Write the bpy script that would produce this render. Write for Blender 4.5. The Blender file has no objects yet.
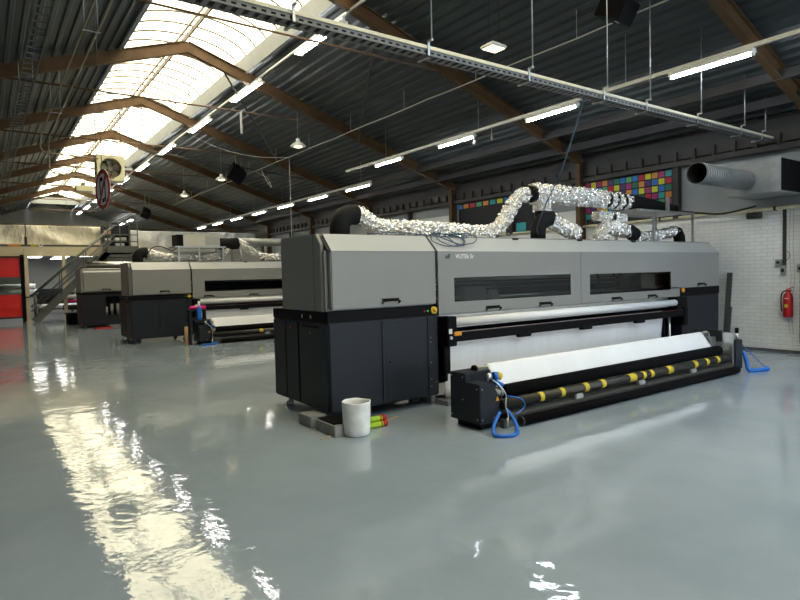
import bpy, bmesh, math, random
from mathutils import Vector, Matrix, noise
random.seed(7)
PI = math.pi
S = bpy.context.scene
COL = S.collection

# ------------------------------------------------------------------ materials
def newmat(name):
    m = bpy.data.materials.new(name); m.use_nodes = True
    nt = m.node_tree
    return m, nt, nt.nodes['Principled BSDF']

def mat(name, col, rough=.5, metal=0., var=.0, vscale=4., bump=0., bscale=60., coat=0., spec=None, bdist=.01, stretch=(1, 1, 1)):
    m, nt, b = newmat(name)
    N, L = nt.nodes.new, nt.links.new
    b.inputs['Base Color'].default_value = (*col, 1)
    b.inputs['Roughness'].default_value = rough
    b.inputs['Metallic'].default_value = metal
    if coat:
        b.inputs['Coat Weight'].default_value = coat
        b.inputs['Coat Roughness'].default_value = .12
    if spec is not None: b.inputs['Specular IOR Level'].default_value = spec
    tc = N('ShaderNodeTexCoord'); mp = N('ShaderNodeMapping'); mp.inputs['Scale'].default_value = stretch
    L(tc.outputs['Object'], mp.inputs['Vector'])
    if var:
        t = N('ShaderNodeTexNoise'); t.inputs['Scale'].default_value = vscale; t.inputs['Detail'].default_value = 5
        r = N('ShaderNodeMapRange'); r.inputs['From Min'].default_value = .3; r.inputs['From Max'].default_value = .7
        r.inputs['To Min'].default_value = 1 - var; r.inputs['To Max'].default_value = 1 + var
        mx = N('ShaderNodeMix'); mx.data_type = 'RGBA'; mx.blend_type = 'MULTIPLY'; mx.inputs[0].default_value = 1
        mx.inputs[6].default_value = (*col, 1)
        L(mp.outputs[0], t.inputs['Vector']); L(t.outputs['Fac'], r.inputs['Value']); L(r.outputs[0], mx.inputs[7])
        L(mx.outputs[2], b.inputs['Base Color'])
    if bump:
        t = N('ShaderNodeTexNoise'); t.inputs['Scale'].default_value = bscale; t.inputs['Detail'].default_value = 4
        bp = N('ShaderNodeBump'); bp.inputs['Strength'].default_value = bump; bp.inputs['Distance'].default_value = bdist
        L(mp.outputs[0], t.inputs['Vector']); L(t.outputs['Fac'], bp.inputs['Height']); L(bp.outputs[0], b.inputs['Normal'])
    return m

def emis(name, col, st):
    m, nt, b = newmat(name)
    b.inputs['Base Color'].default_value = (*col, 1)
    b.inputs['Emission Color'].default_value = (*col, 1); b.inputs['Emission Strength'].default_value = st
    return m

M = {}
M['deck'] = mat('roof deck paint', (.045, .053, .056), .42, 0, .15, 1.2, .1, 30)
M['deck_fold'] = M['deck']
M['steel_brown'] = mat('brown painted steel', (.095, .056, .028), .5, 0, .25, 2.5, .1, 40, spec=.2)
M['steel_rust'] = mat('rusty tie steel', (.12, .065, .035), .6, 0, .25, 5)
M['steel_dark'] = mat('dark painted steel', (.028, .024, .022), .55, 0, .2, 3)
M['curb'] = mat('skylight curb metal', (.27, .29, .31), .5, .0, .08, 3)
M['bar'] = mat('glazing bar steel', (.10, .075, .055), .5)
M['galv'] = mat('galvanised metal', (.42, .43, .43), .38, .75, .12, 12)
M['galv_dull'] = mat('dull galvanised sheet', (.30, .31, .31), .5, .5, .15, 6)
M['tray'] = mat('zinc cable tray', (.15, .15, .148), .5, .3, .1, 9)
M['cream_metal'] = mat('cream painted strip', (.62, .57, .42), .5, 0, .1, 8)
M['white_metal'] = mat('white enamel', (.78, .78, .75), .35)
M['pl_dark'] = mat('charcoal powder coat', (.0125, .0155, .022), .5, 0, .05, 3, .05, 300, spec=.28)
M['pl_dark2'] = mat('charcoal panel seam', (.010, .011, .014), .5)
M['pl_grey'] = mat('grey printer hood paint', (.235, .232, .222), .42, 0, .02, 2, .03, 300)
M['pl_light'] = mat('light grey printer hood top', (.42, .43, .43), .4, 0, .02, 2)
M['pl_black'] = mat('black printer trim', (.004, .004, .005), .6, spec=.1)
M['matte_black'] = mat('matt black rubber', (.007, .007, .008), .75, 0, .2, 10, spec=.2)
M['roll_black'] = mat('black fabric roll', (.004, .004, .005), .9, 0, .2, 30, .2, 200, spec=.08)
M['shaft'] = mat('dark anodised shaft', (.035, .033, .028), .42, .4, .1, 8)
M['rail'] = mat('grey ribbed extrusion', (.085, .08, .07), .5, .4, .1, 8)
M['yellow'] = mat('yellow tape', (.62, .47, .03), .45)
M['orange'] = mat('orange label', (.75, .30, .02), .45)
M['red'] = mat('red plastic', (.42, .008, .012), .35)
M['dark_red'] = mat('dark red strip', (.09, .008, .01), .4)
M['green'] = mat('green lamp', (.03, .6, .25), .35)
M['green_y'] = mat('lime green plastic', (.35, .55, .02), .4)
M['white_pl'] = mat('white plastic', (.75, .75, .73), .4)
M['grey_pl'] = mat('grey plastic', (.35, .35, .34), .5)
M['roll_white'] = mat('white media film', (.80, .80, .81), .38, 0, .02, 3)
M['media'] = mat('white media cloth', (.78, .78, .80), .6, 0, .03, 2, .12, 3.5, bdist=.06, stretch=(2.2, .3, .3))
M['blue'] = mat('blue hose plastic', (.005, .13, .55), .35)
M['blue_cable'] = mat('blue grey cable', (.02, .06, .11), .45)
M['cable_black'] = mat('black cable', (.01, .01, .01), .5)
M['cable_white'] = mat('pale cable', (.55, .54, .50), .5)
M['beige_pipe'] = mat('beige painted pipe', (.62, .55, .36), .45, 0, .1, 10)
M['brownpipe'] = mat('yellowed gas pipe', (.20, .165, .10), .4, 0, .1, 6)
M['concrete'] = mat('grey concrete block', (.26, .26, .25), .8, 0, .15, 15, .3, 60)
M['bucket'] = mat('dirty white plastic bucket', (.82, .82, .79), .5, 0, .12, 9)
M['tarp'] = mat('warm-lit tarpaulin', (.88, .82, .68), .75, 0, .05, 2, .9, 1.6, bdist=.3, stretch=(1.4, .4, .8))  # warm skylight on this sheet is put into its cream colour
M['tarp_w'] = mat('pale grey tarpaulin', (.80, .81, .80), .75, 0, .05, 2, .9, 1.6, bdist=.3, stretch=(1.4, .4, .8))
M['beige_steel'] = mat('beige painted steel beam', (.62, .54, .37), .45, 0, .06, 3)
M['stair_grey'] = mat('grey green stair steel', (.085, .09, .085), .5, 0, .1, 4)
M['gable'] = mat('corrugated gable sheet', (.24, .25, .23), .5, 0, .1, 2)
M['plaster'] = mat('off white plaster', (.50, .50, .47), .8, 0, .05, 1)
M['grey_panel'] = mat('grey wall panel', (.30, .32, .33), .7, 0, .08, 2)
M['banner'] = mat('black banner cloth', (.008, .008, .012), .6)
M['cardboard'] = mat('brown cardboard', (.42, .26, .12), .8, 0, .1, 6)
M['pink'] = mat('magenta film roll', (.75, .03, .22), .35)
M['fan_dark'] = mat('fan blade grey', (.16, .15, .11), .45, .2)
M['fan_cream'] = mat('cream fan housing', (.72, .66, .42), .4, 0, .05, 5)
M['fan_cream2'] = mat('greyish cream sheet', (.50, .48, .40), .5, 0, .05, 4)
M['sign_white'] = mat('sign white', (.92, .92, .9), .4)
M['duct_dark'] = mat('dull spiral duct', (.13, .135, .135), .5, .4, .15, 6)
M['alu'] = mat('aluminium', (.62, .62, .61), .3, .9, .1, 8)
M['red_door'] = mat('red PVC curtain', (.72, .012, .012), .4, 0, .06, 1.5, .3, 2, bdist=.08, stretch=(.4, 1, 2))
M['skirting'] = mat('dark skirting', (.10, .10, .10), .6)
M['lamp'] = emis('tube glow', (.80, .91, 1), 85)
M['lamp_warm'] = emis('warm flood glow', (1, .82, .42), 4)
M['lamp_soft'] = emis('soft tube glow', (1, .98, .94), 30)
M['lamp_far'] = emis('ceiling panel glow', (1, .98, .92), 8.)

# foil
def foil():
    m, nt, b = newmat('crinkled aluminium foil'); N, L = nt.nodes.new, nt.links.new
    b.inputs['Base Color'].default_value = (.80, .79, .77, 1); b.inputs['Metallic'].default_value = 1; b.inputs['Roughness'].default_value = .2
    tc = N('ShaderNodeTexCoord'); v = N('ShaderNodeTexVoronoi'); v.inputs['Scale'].default_value = 30
    n = N('ShaderNodeTexNoise'); n.inputs['Scale'].default_value = 45; n.inputs['Detail'].default_value = 6
    a = N('ShaderNodeMath'); a.operation = 'ADD'
    L(tc.outputs['Object'], v.inputs['Vector']); L(tc.outputs['Object'], n.inputs['Vector'])
    L(v.outputs['Distance'], a.inputs[0]); L(n.outputs['Fac'], a.inputs[1])
    bp = N('ShaderNodeBump'); bp.inputs['Strength'].default_value = .35; bp.inputs['Distance'].default_value = .03
    L(a.outputs[0], bp.inputs['Height']); L(bp.outputs[0], b.inputs['Normal'])
    return m
M['foil'] = foil()

def floor_mat():
    m, nt, b = newmat('grey epoxy floor'); N, L = nt.nodes.new, nt.links.new
    tc = N('ShaderNodeTexCoord')
    n1 = N('ShaderNodeTexNoise'); n1.inputs['Scale'].default_value = .45; n1.inputs['Detail'].default_value = 6; n1.inputs['Roughness'].default_value = .6
    cr = N('ShaderNodeValToRGB'); cr.color_ramp.elements[0].position = .3; cr.color_ramp.elements[1].position = .72
    cr.color_ramp.elements[0].color = (.235, .285, .335, 1); cr.color_ramp.elements[1].color = (.325, .38, .44, 1)
    L(tc.outputs['Object'], n1.inputs['Vector']); L(n1.outputs['Fac'], cr.inputs['Fac'])
    n2 = N('ShaderNodeTexNoise'); n2.inputs['Scale'].default_value = 9; n2.inputs['Detail'].default_value = 8
    mx = N('ShaderNodeMix'); mx.data_type = 'RGBA'; mx.blend_type = 'OVERLAY'; mx.inputs[0].default_value = .12
    L(cr.outputs[0], mx.inputs[6]); L(n2.outputs['Fac'], mx.inputs[7])
    L(n2.outputs['Fac'], mx.inputs[7]); L(mx.outputs[2], b.inputs['Base Color'])
    # worn streaks: roughness
    n3 = N('ShaderNodeTexNoise'); n3.inputs['Scale'].default_value = 1.3; n3.inputs['Detail'].default_value = 7
    r = N('ShaderNodeMapRange'); r.inputs['From Min'].default_value = .35; r.inputs['From Max'].default_value = .75
    r.inputs['To Min'].default_value = .012; r.inputs['To Max'].default_value = .04
    L(tc.outputs['Object'], n3.inputs['Vector']); L(n3.outputs['Fac'], r.inputs['Value']); L(r.outputs[0], b.inputs['Roughness'])
    b.inputs['IOR'].default_value = 1.6
    # waviness of the poured resin
    w = N('ShaderNodeTexNoise'); w.inputs['Scale'].default_value = 1.6; w.inputs['Detail'].default_value = 3.5; w.inputs['Roughness'].default_value = .55
    w.inputs['Distortion'].default_value = .6
    L(tc.outputs['Object'], w.inputs['Vector'])
    bp = N('ShaderNodeBump'); bp.inputs['Strength'].default_value = 1; bp.inputs['Distance'].default_value = .0065
    L(w.outputs['Fac'], bp.inputs['Height'])
    bp2 = N('ShaderNodeBump'); bp2.inputs['Strength'].default_value = 1; bp2.inputs['Distance'].default_value = .0011
    w2 = N('ShaderNodeTexNoise'); w2.inputs['Scale'].default_value = 12; w2.inputs['Detail'].default_value = 3
    L(tc.outputs['Object'], w2.inputs['Vector']); L(w2.outputs['Fac'], bp2.inputs['Height'])
    L(bp.outputs[0], bp2.inputs['Normal']); L(bp2.outputs[0], b.inputs['Normal'])
    return m
M['floor'] = floor_mat()

def brick_mat():
    m, nt, b = newmat('white painted brick'); N, L = nt.nodes.new, nt.links.new
    tc = N('ShaderNodeTexCoord'); sp = N('ShaderNodeSeparateXYZ'); cb = N('ShaderNodeCombineXYZ')
    L(tc.outputs['Object'], sp.inputs[0]); L(sp.outputs['Y'], cb.inputs['X']); L(sp.outputs['Z'], cb.inputs['Y'])
    br = N('ShaderNodeTexBrick'); br.inputs['Scale'].default_value = 1
    br.inputs['Brick Width'].default_value = .22; br.inputs['Row Height'].default_value = .073
    br.inputs['Mortar Size'].default_value = .005; br.inputs['Mortar Smooth'].default_value = .4
    br.inputs['Color1'].default_value = (.86, .86, .86, 1); br.inputs['Color2'].default_value = (.80, .81, .81, 1); br.inputs['Mortar'].default_value = (.64, .64, .64, 1)
    L(cb.outputs[0], br.inputs['Vector'])
    n = N('ShaderNodeTexNoise'); n.inputs['Scale'].default_value = 1.5; n.inputs['Detail'].default_value = 6
    L(tc.outputs['Object'], n.inputs['Vector'])
    r = N('ShaderNodeMapRange'); r.inputs['To Min'].default_value = .97; r.inputs['To Max'].default_value = 1.10; r.inputs['From Min'].default_value = .3; r.inputs['From Max'].default_value = .7
    L(n.outputs['Fac'], r.inputs['Value'])
    mx = N('ShaderNodeMix'); mx.data_type = 'RGBA'; mx.blend_type = 'MULTIPLY'; mx.inputs[0].default_value = 1
    L(br.outputs['Color'], mx.inputs[6]); L(r.outputs[0], mx.inputs[7]); L(mx.outputs[2], b.inputs['Base Color'])
    bp = N('ShaderNodeBump'); bp.inputs['Strength'].default_value = .6; bp.inputs['Distance'].default_value = .006; bp.invert = True
    L(br.outputs['Fac'], bp.inputs['Height']); L(bp.outputs[0], b.inputs['Normal'])
    b.inputs['Roughness'].default_value = .6
    return m
M['brick'] = brick_mat()

def glaze_mat(ct=(.80, .67, .42), cd=(.80, .655, .40), name='yellowed polycarbonate glazing'):
    m = bpy.data.materials.new(name); m.use_nodes = True; nt = m.node_tree; nt.nodes.clear(); N, L = nt.nodes.new, nt.links.new
    o = N('ShaderNodeOutputMaterial'); t = N('ShaderNodeBsdfTransparent'); d = N('ShaderNodeBsdfTranslucent'); mx = N('ShaderNodeMixShader'); mx.inputs[0].default_value = .35
    t.inputs[0].default_value = (*ct, 1); d.inputs[0].default_value = (*cd, 1)
    L(t.outputs[0], mx.inputs[1]); L(d.outputs[0], mx.inputs[2]); L(mx.outputs[0], o.inputs[0])
    return m
M['glaze'] = glaze_mat()
M['glaze_added'] = glaze_mat((.58, .64, .68), (.58, .64, .68), 'added rooflight glazing')

def glass_mat(name, tint, f=.12):
    m = bpy.data.materials.new(name); m.use_nodes = True; nt = m.node_tree; nt.nodes.clear(); N, L = nt.nodes.new, nt.links.new
    o = N('ShaderNodeOutputMaterial'); t = N('ShaderNodeBsdfTransparent'); g = N('ShaderNodeBsdfGlossy'); mx = N('ShaderNodeMixShader')
    t.inputs[0].default_value = (*tint, 1); g.inputs['Roughness'].default_value = .05
    mx.inputs[0].default_value = f
    L(t.outputs[0], mx.inputs[1]); L(g.outputs[0], mx.inputs[2]); L(mx.outputs[0], o.inputs[0])
    return m
M['glass'] = glass_mat('smoked printer window', (.6, .6, .58), .035)
M['clear_pvc'] = glass_mat('clear PVC window', (.62, .66, .60), .015)

# ------------------------------------------------------------------ mesh helper
class MB:
    def __init__(s): s.b = bmesh.new(); s.mi = 0
    def _f(s, vs):
        try:
            f = s.b.faces.new(vs); f.material_index = s.mi; return f
        except ValueError: return None
    def box(s, x0, x1, y0, y1, z0, z1, bev=0.):
        tmp = bmesh.new()
        vs = [tmp.verts.new(p) for p in ((x0,y0,z0),(x1,y0,z0),(x1,y1,z0),(x0,y1,z0),(x0,y0,z1),(x1,y0,z1),(x1,y1,z1),(x0,y1,z1))]
        for q in ((0,3,2,1),(4,5,6,7),(0,1,5,4),(1,2,6,5),(2,3,7,6),(3,0,4,7)): tmp.faces.new([vs[i] for i in q])
        if bev: bmesh.ops.bevel(tmp, geom=list(tmp.edges), offset=bev, segments=2, affect='EDGES')
        s._merge(tmp); return s
    def _merge(s, tmp, mtx=None):
        m = {}
        for v in tmp.verts: m[v] = s.b.verts.new(mtx @ v.co if mtx else v.co)
        for f in tmp.faces:
            g = s._f([m[v] for v in f.verts])
            if g: g.smooth = f.smooth
        tmp.free()
    def prism(s, pts, axis, a, b, bev=0.):
        """polygon pts (2-D) extruded along axis from a to b. axis x: pts=(y,z); y: (x,z); z: (x,y)"""
        def mk(p, t):
            return {'x': (t, p[0], p[1]), 'y': (p[0], t, p[1]), 'z': (p[0], p[1], t)}[axis]
        tmp = bmesh.new()
        A = [tmp.verts.new(mk(p, a)) for p in pts]; B = [tmp.verts.new(mk(p, b)) for p in pts]
        n = len(pts)
        tmp.faces.new(A); tmp.faces.new(B[::-1])
        for i in range(n): tmp.faces.new([A[i], B[i], B[(i+1) % n], A[(i+1) % n]])
        bmesh.ops.recalc_face_normals(tmp, faces=list(tmp.faces))
        if bev: bmesh.ops.bevel(tmp, geom=list(tmp.edges), offset=bev, segments=2, affect='EDGES')
        s._merge(tmp); return s
    def beam(s, p, q, w, h, up=(0, 0, 1)):
        p, q = Vector(p), Vector(q); d = (q - p); n = d.normalized(); u = Vector(up); sd = n.cross(u).normalized(); u = sd.cross(n).normalized()
        c = [(-w/2, -h/2), (w/2, -h/2), (w/2, h/2), (-w/2, h/2)]
        A = [s.b.verts.new(p + sd*a + u*b) for a, b in c]; B = [s.b.verts.new(q + sd*a + u*b) for a, b in c]
        s._f(A); s._f(B[::-1])
        for i in range(4): s._f([A[i], B[i], B[(i+1) % 4], A[(i+1) % 4]])
        return s
    def tube(s, pts, r, n=10, cap=True, rs=None, disp=0., seed=0., inner=None):
        """tube along points; rs optional radii per point; disp crinkle"""
        P = [Vector(p) for p in pts]; rings = []
        t0 = (P[1] - P[0]).normalized(); ref = Vector((0, 0, 1)) if abs(t0.z) < .9 else Vector((1, 0, 0))
        u = (ref - t0 * ref.dot(t0)).normalized()
        for i, p in enumerate(P):
            t = (P[min(i+1, len(P)-1)] - P[max(i-1, 0)]).normalized()
            u = (u - t * u.dot(t)).normalized(); v = t.cross(u)
            R = rs[i] if rs else r; ring = []
            for k in range(n):
                a = 2*PI*k/n; dr = 0
                o = u*math.cos(a) + v*math.sin(a)
                if disp: dr = disp * (noise.noise((p + o*R) * 26 + Vector((seed, 0, 0))) + .7*noise.noise((p + o*R) * 55))
                ring.append(s.b.verts.new(p + o*(R + dr)))
            rings.append(ring)
        for i in range(len(rings)-1):
            for k in range(n):
                f = s._f([rings[i][k], rings[i][(k+1) % n], rings[i+1][(k+1) % n], rings[i+1][k]])
                if f: f.smooth = True
        if cap: s._f(rings[0][::-1]); s._f(rings[-1])
        return s
    def cyl(s, p, q, r, n=16, r2=None): return s.tube([p, q], r, n, True, [r, r2 if r2 is not None else r])
    def pipe(s, p, q, r, ri, n=24):
        """hollow open-ended pipe"""
        p, q = Vector(p), Vector(q); t = (q-p).normalized(); ref = Vector((0, 0, 1)) if abs(t.z) < .9 else Vector((1, 0, 0)); u = (ref - t*ref.dot(t)).normalized(); v = t.cross(u)
        R = []
        for c, rr in ((p, r), (q, r), (q, ri), (p, ri)): R.append([s.b.verts.new(c + (u*math.cos(2*PI*k/n) + v*math.sin(2*PI*k/n))*rr) for k in range(n)])
        for i in range(4):
            a, b2 = R[i], R[(i+1) % 4]
            for k in range(n):
                f = s._f([a[k], a[(k+1) % n], b2[(k+1) % n], b2[k]])
                if f and i in (0, 2): f.smooth = True
        return s
    def lathe(s, prof, c=(0, 0, 0), n=24, axis='z'):
        rings = []
        for r, z in prof:
            ring = []
            for k in range(n):
                a = 2*PI*k/n; x, y = r*math.cos(a), r*math.sin(a)
                p = {'z': (x, y, z), 'y': (x, z, y), 'x': (z, x, y)}[axis]
                ring.append(s.b.verts.new(Vector(p) + Vector(c)))
            rings.append(ring)
        for i in range(len(rings)-1):
            for k in range(n):
                f = s._f([rings[i][k], rings[i][(k+1) % n], rings[i+1][(k+1) % n], rings[i+1][k]])
                if f: f.smooth = True
        if prof[0][0] > 0: s._f(rings[0][::-1])
        if prof[-1][0] > 0: s._f(rings[-1])
        return s
    def build(s, name, m, parent=None, origin=None, recalc=True):
        if recalc: bmesh.ops.recalc_face_normals(s.b, faces=list(s.b.faces))
        off = Vector(origin) if origin is not None else (ORG[parent.name] if parent else Vector((0, 0, 0)))
        for v in s.b.verts: v.co -= off
        me = bpy.data.meshes.new(name); s.b.to_mesh(me); s.b.free()
        for x in (m if isinstance(m, (list, tuple)) else [m]): me.materials.append(M[x] if isinstance(x, str) else x)
        o = bpy.data.objects.new(name, me); COL.objects.link(o)
        if parent: o.parent = parent
        else: o.location = off
        ORG[o.name] = off
        return o
ORG = {}

def thing(name, label, cat, loc=(0, 0, 0), group=None):
    o = bpy.data.objects.new(name, None); o.empty_display_size = .1; COL.objects.link(o); o.location = loc
    o['label'] = label; o['category'] = cat
    if group: o['group'] = group
    ORG[o.name] = Vector(loc); return o
def tag(o, label, cat, group=None):
    o['label'] = label; o['category'] = cat
    if group: o['group'] = group
    return o
def struct(o): o['kind'] = 'structure'; return o
def kids(o): return [c for c in bpy.data.objects if c.parent == o]
def dup(root, loc, label=None, group=None):
    ch = {root: kids(root)}
    r = root.copy(); COL.objects.link(r); r.location = loc
    if label: r['label'] = label
    if group: r['group'] = group
    for c in ch[root]:
        g = kids(c); d = c.copy(); COL.objects.link(d); d.parent = r
        for e in g:
            h = e.copy(); COL.objects.link(h); h.parent = d
    return r
def arc(c, r, a0, a1, n, plane='xz'):
    out = []
    for i in range(n+1):
        a = math.radians(a0 + (a1-a0)*i/n); u, v = r*math.cos(a), r*math.sin(a)
        out.append((c[0]+u, c[1], c[2]+v) if plane == 'xz' else ((c[0]+u, c[1]+v, c[2]) if plane == 'xy' else (c[0], c[1]+u, c[2]+v)))
    return out
def smooth(pts, n=8):
    P = [Vector(p) for p in pts]; out = []
    for i in range(len(P)-1):
        p0, p1, p2, p3 = P[max(i-1, 0)], P[i], P[i+1], P[min(i+2, len(P)-1)]
        for k in range(n):
            t = k/n
            out.append(.5*((2*p1) + (-p0+p2)*t + (2*p0-5*p1+4*p2-p3)*t*t + (-p0+3*p1-3*p2+p3)*t**3))
    out.append(P[-1]); return out
def text_obj(body, size, name, m, parent, origin, loc, shear=0.):
    cu = bpy.data.curves.new(name, 'FONT'); cu.body = body; cu.size = size; cu.extrude = .0015; cu.shear = shear; cu.offset = size*.012
    t = bpy.data.objects.new('tmp', cu); COL.objects.link(t)
    bpy.context.view_layer.update()
    me = bpy.data.meshes.new_from_object(t.evaluated_get(bpy.context.evaluated_depsgraph_get()))
    COL.objects.unlink(t); bpy.data.objects.remove(t)
    # text XY plane -> XZ facing -Y
    mt = Matrix.Translation(Vector(loc) - Vector(origin)) @ Matrix.Rotation(PI/2, 4, 'X')
    me.transform(mt); me.materials.clear(); me.materials.append(M[m])
    o = bpy.data.objects.new(name, me); COL.objects.link(o); o.parent = parent; return o

# ------------------------------------------------------------------ hall dimensions
XW, XL, XR = 12.3, -4.04, 4.13          # right wall, left wall, ridge
ZR, ZE = 7.04, 4.32                      # rafter centre line at ridge / eaves
SL = (ZR - ZE) / (XW - XR)
YF, YB = -13.0, 47.8
BAY = 4.82; Y0 = 9.24
SKX0, SKX1 = 2.72, 5.54                  # skylight opening
def zr(x): return ZR - SL*abs(x - XR)
LIFT = .17                               # deck above rafter centre line

b = MB(); b.box(XL-.3, XW+.3, YF-.3, YB+.3, -.2, 0); struct(b.build('floor', 'floor'))
b = MB(); b.box(XW, XW+.25, YF, YB, 0, 2.68); b.box(XW+.02, XW+.25, YF, YB, 2.68, 4.6)
# grey sheet panels above the brick
w = MB(); w.box(XW, XW+.25, YF, YB, 0, 2.72); struct(w.build('wall_right', 'brick')); b.b.free()
w = MB(); w.box(XW+.05, XW+.25, YF, YB, 2.72, 4.6); struct(w.build('wall_right_upper', 'grey_panel'))
w = MB(); w.box(XL-.25, XL, YF, YB, 0, 4.6); struct(w.build('wall_left', 'grey_panel'))
w = MB(); w.box(XW-.03, XW, YF, YB, 0, .05); struct(w.build('baseboard_right', 'skirting'))

# roof decks: trapezoidal sheet with ribs running along the hall
def deck(x0, x1, ya, yb, name):
    b = MB(); per = .21; sgn = 1 if x1 > x0 else -1; n = int(abs(x1-x0)/per)
    pts = []
    for i in range(n+1):
        x = x0 + sgn*i*per
        for dx, dz in ((0, 0), (.06, 0), (.085, .045), (.185, .045)):
            xx = x + sgn*dx
            if (xx - x1)*sgn > 0: break
            pts.append((xx, zr(xx) + LIFT + dz))
    A = [b.b.verts.new((x, ya, z)) for x, z in pts]; B = [b.b.verts.new((x, yb, z)) for x, z in pts]
    A2 = [b.b.verts.new((x, ya, z+.1)) for x, z in pts]; B2 = [b.b.verts.new((x, yb, z+.1)) for x, z in pts]
    for i in range(len(pts)-1):
        b._f([A[i], A[i+1], B[i+1], B[i]]); b._f([A2[i], A2[i+1], B2[i+1], B2[i]])
    for q in (0, -1): b._f([A[q], B[q], B2[q], A2[q]])
    b._f(A + A2[::-1]); b._f(B + B2[::-1])
    return struct(b.build(name, 'deck'))
SKE = 43.2; SKS = -8.
deck(SKX1, XW+.4, 1.5, YB+.14, 'ceiling'); deck(SKX1, 6.8, YF-.14, 1.5, 'ceiling'); deck(10.8, XW+.4, YF-.14, 1.5, 'ceiling'); deck(6.8, 10.8, YF-.14, -8, 'ceiling'); deck(SKX0, XL-.4, YF-.14, YB+.14, 'ceiling')
deck(XR, SKX1, SKE, YB+.14, 'ceiling'); deck(XR, SKX0, SKE, YB+.14, 'ceiling')
deck(XR, SKX1, YF-.14, SKS, 'ceiling'); deck(XR, SKX0, YF-.14, SKS, 'ceiling')

# gables
def gable(y, name, door=False):
    b = MB(); per = .24; x = XL; top = lambda x: zr(x) + .2
    while x < XW:
        for x0, x1, d in ((x, x+.12, 0), (x+.12, x+.24, .04)):
            x0, x1 = min(x0, XW), min(x1, XW)
            if x1 <= x0: continue
            for xa, xb in (((x0, x1),) if not (x0 < XR < x1) else ((x0, XR), (XR, x1))):
                z0 = 0
                if door and 5.0 < xa < XW-.3: z0 = 3.6  # unseen gate opening, added to let front light in
                b.prism([(xa, z0), (xb, z0), (xb, top(xb)), (xa, top(xa))], 'y', y+d, y+d+.08)
        x += per
    return struct(b.build(name, 'gable'))
gable(YB, 'wall_back'); gable(YF-.12, 'wall_front', True)
b = MB(); b.prism([(XL, 4.3), (XW, 4.3), (XW, zr(XW)+.5), (XR, ZR+.5), (XL, zr(XL)+.5)], 'y', YB+.121, YB+.2); struct(b.build('wall_back', 'gable'))
b = MB(); b.prism([(XL, 4.3), (XW, 4.3), (XW, zr(XW)+.5), (XR, ZR+.5), (XL, zr(XL)+.5)], 'y', YF-.3, YF-.2) if 0 else b.prism([(XL, 4.3), (XW, 4.3), (XW, zr(XW)+.5), (XR, ZR+.5), (XL, zr(XL)+.5)], 'y', YF-.2, YF-.125); struct(b.build('wall_front', 'gable'))

# ------------------------------------------------------------------ skylight (barrel vault)
b = MB(); NV = 14
def vault(t): # t 0..1
    a = PI*t
    return (XR - math.cos(a)*(SKX1-SKX0)/2, zr(SKX1)+LIFT+.30 + math.sin(a)*.52)
ys = SKS; rings = []
P1 = [vault(i/NV) for i in range(NV+1)]
for off in (0, .012):
    A = [b.b.verts.new((x, SKS, z+off)) for x, z in P1]; B = [b.b.verts.new((x, SKE, z+off)) for x, z in P1]
    for i in range(NV):
        f = b._f([A[i], A[i+1], B[i+1], B[i]]); f.smooth = True
    if off == 0: b._f(A); b._f(B)
    break
sky = struct(b.build('window_1', 'glaze'))
# arched glazing bars
base = None; k = 0; y = SKS + .3
while y < SKE:
    if base is None:
        g = MB(); g.tube([(x, y, z-.03) for x, z in P1], .022, 6); base = g.build('glazing_bar', 'bar', sky, origin=(0, y, 0)); base.location = (0, y, 0)
    else:
        o = base.copy(); COL.objects.link(o); o.location = (0, y, 0)
    y += .62
b = MB()
for s, X in ((1, SKX1), (-1, SKX0)):
    z0 = zr(X) + LIFT - .06; x1 = X
    b.prism([(X+s*.06, z0), (X-s*.02, z0), (X-s*.10, z0+.34), (X-s*.04, z0+.38), (X+s*.06, z0+.38)], 'y', SKS, SKE)
struct(b.build('trim_1', 'curb'))
b = MB(); b.box(SKX0, SKX1, SKS-.1, SKS, zr(SKX0)+LIFT, zr(SKX0)+LIFT+.9); b.box(SKX0, SKX1, SKE, SKE+.1, zr(SKX0)+LIFT-.1, zr(SKX0)+LIFT+.35); struct(b.build('trim_2', 'curb'))
b = MB(); b.prism([(6.7, zr(6.7)+.26), (10.9, zr(10.9)+.26), (10.9, zr(10.9)+.268), (6.7, zr(6.7)+.268)], 'y', -8.05, 1.55); struct(b.build('added_rooflight', 'glaze_added'))  # unseen rooflight added to brighten the right side with cool daylight
# ridge purlin: light lattice under the vault
b = MB(); zt = ZR + .34
for dx in (-.06, .06): b.beam((XR+dx, SKS, zt), (XR+dx, SKE, zt), .03, .05)
b.beam((XR, SKS, zt-.14), (XR, SKE, zt-.14), .04, .04)
y = SKS; f = 0
while y < SKE-.4:
    b.beam((XR, y, zt-.14), (XR+.06, y+.2, zt), .014, .014); b.beam((XR+.06, y+.2, zt), (XR, y+.4, zt-.14), .014, .014)
    b.beam((XR, y, zt-.14), (XR-.06, y+.2, zt), .014, .014); b.beam((XR-.06, y+.2, zt), (XR, y+.4, zt-.14), .014, .014); y += .4
tag(b.build('ridge_purlin', 'bar'), 'long brown lattice purlin running under the middle of the arched skylight', 'purlin')

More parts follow.
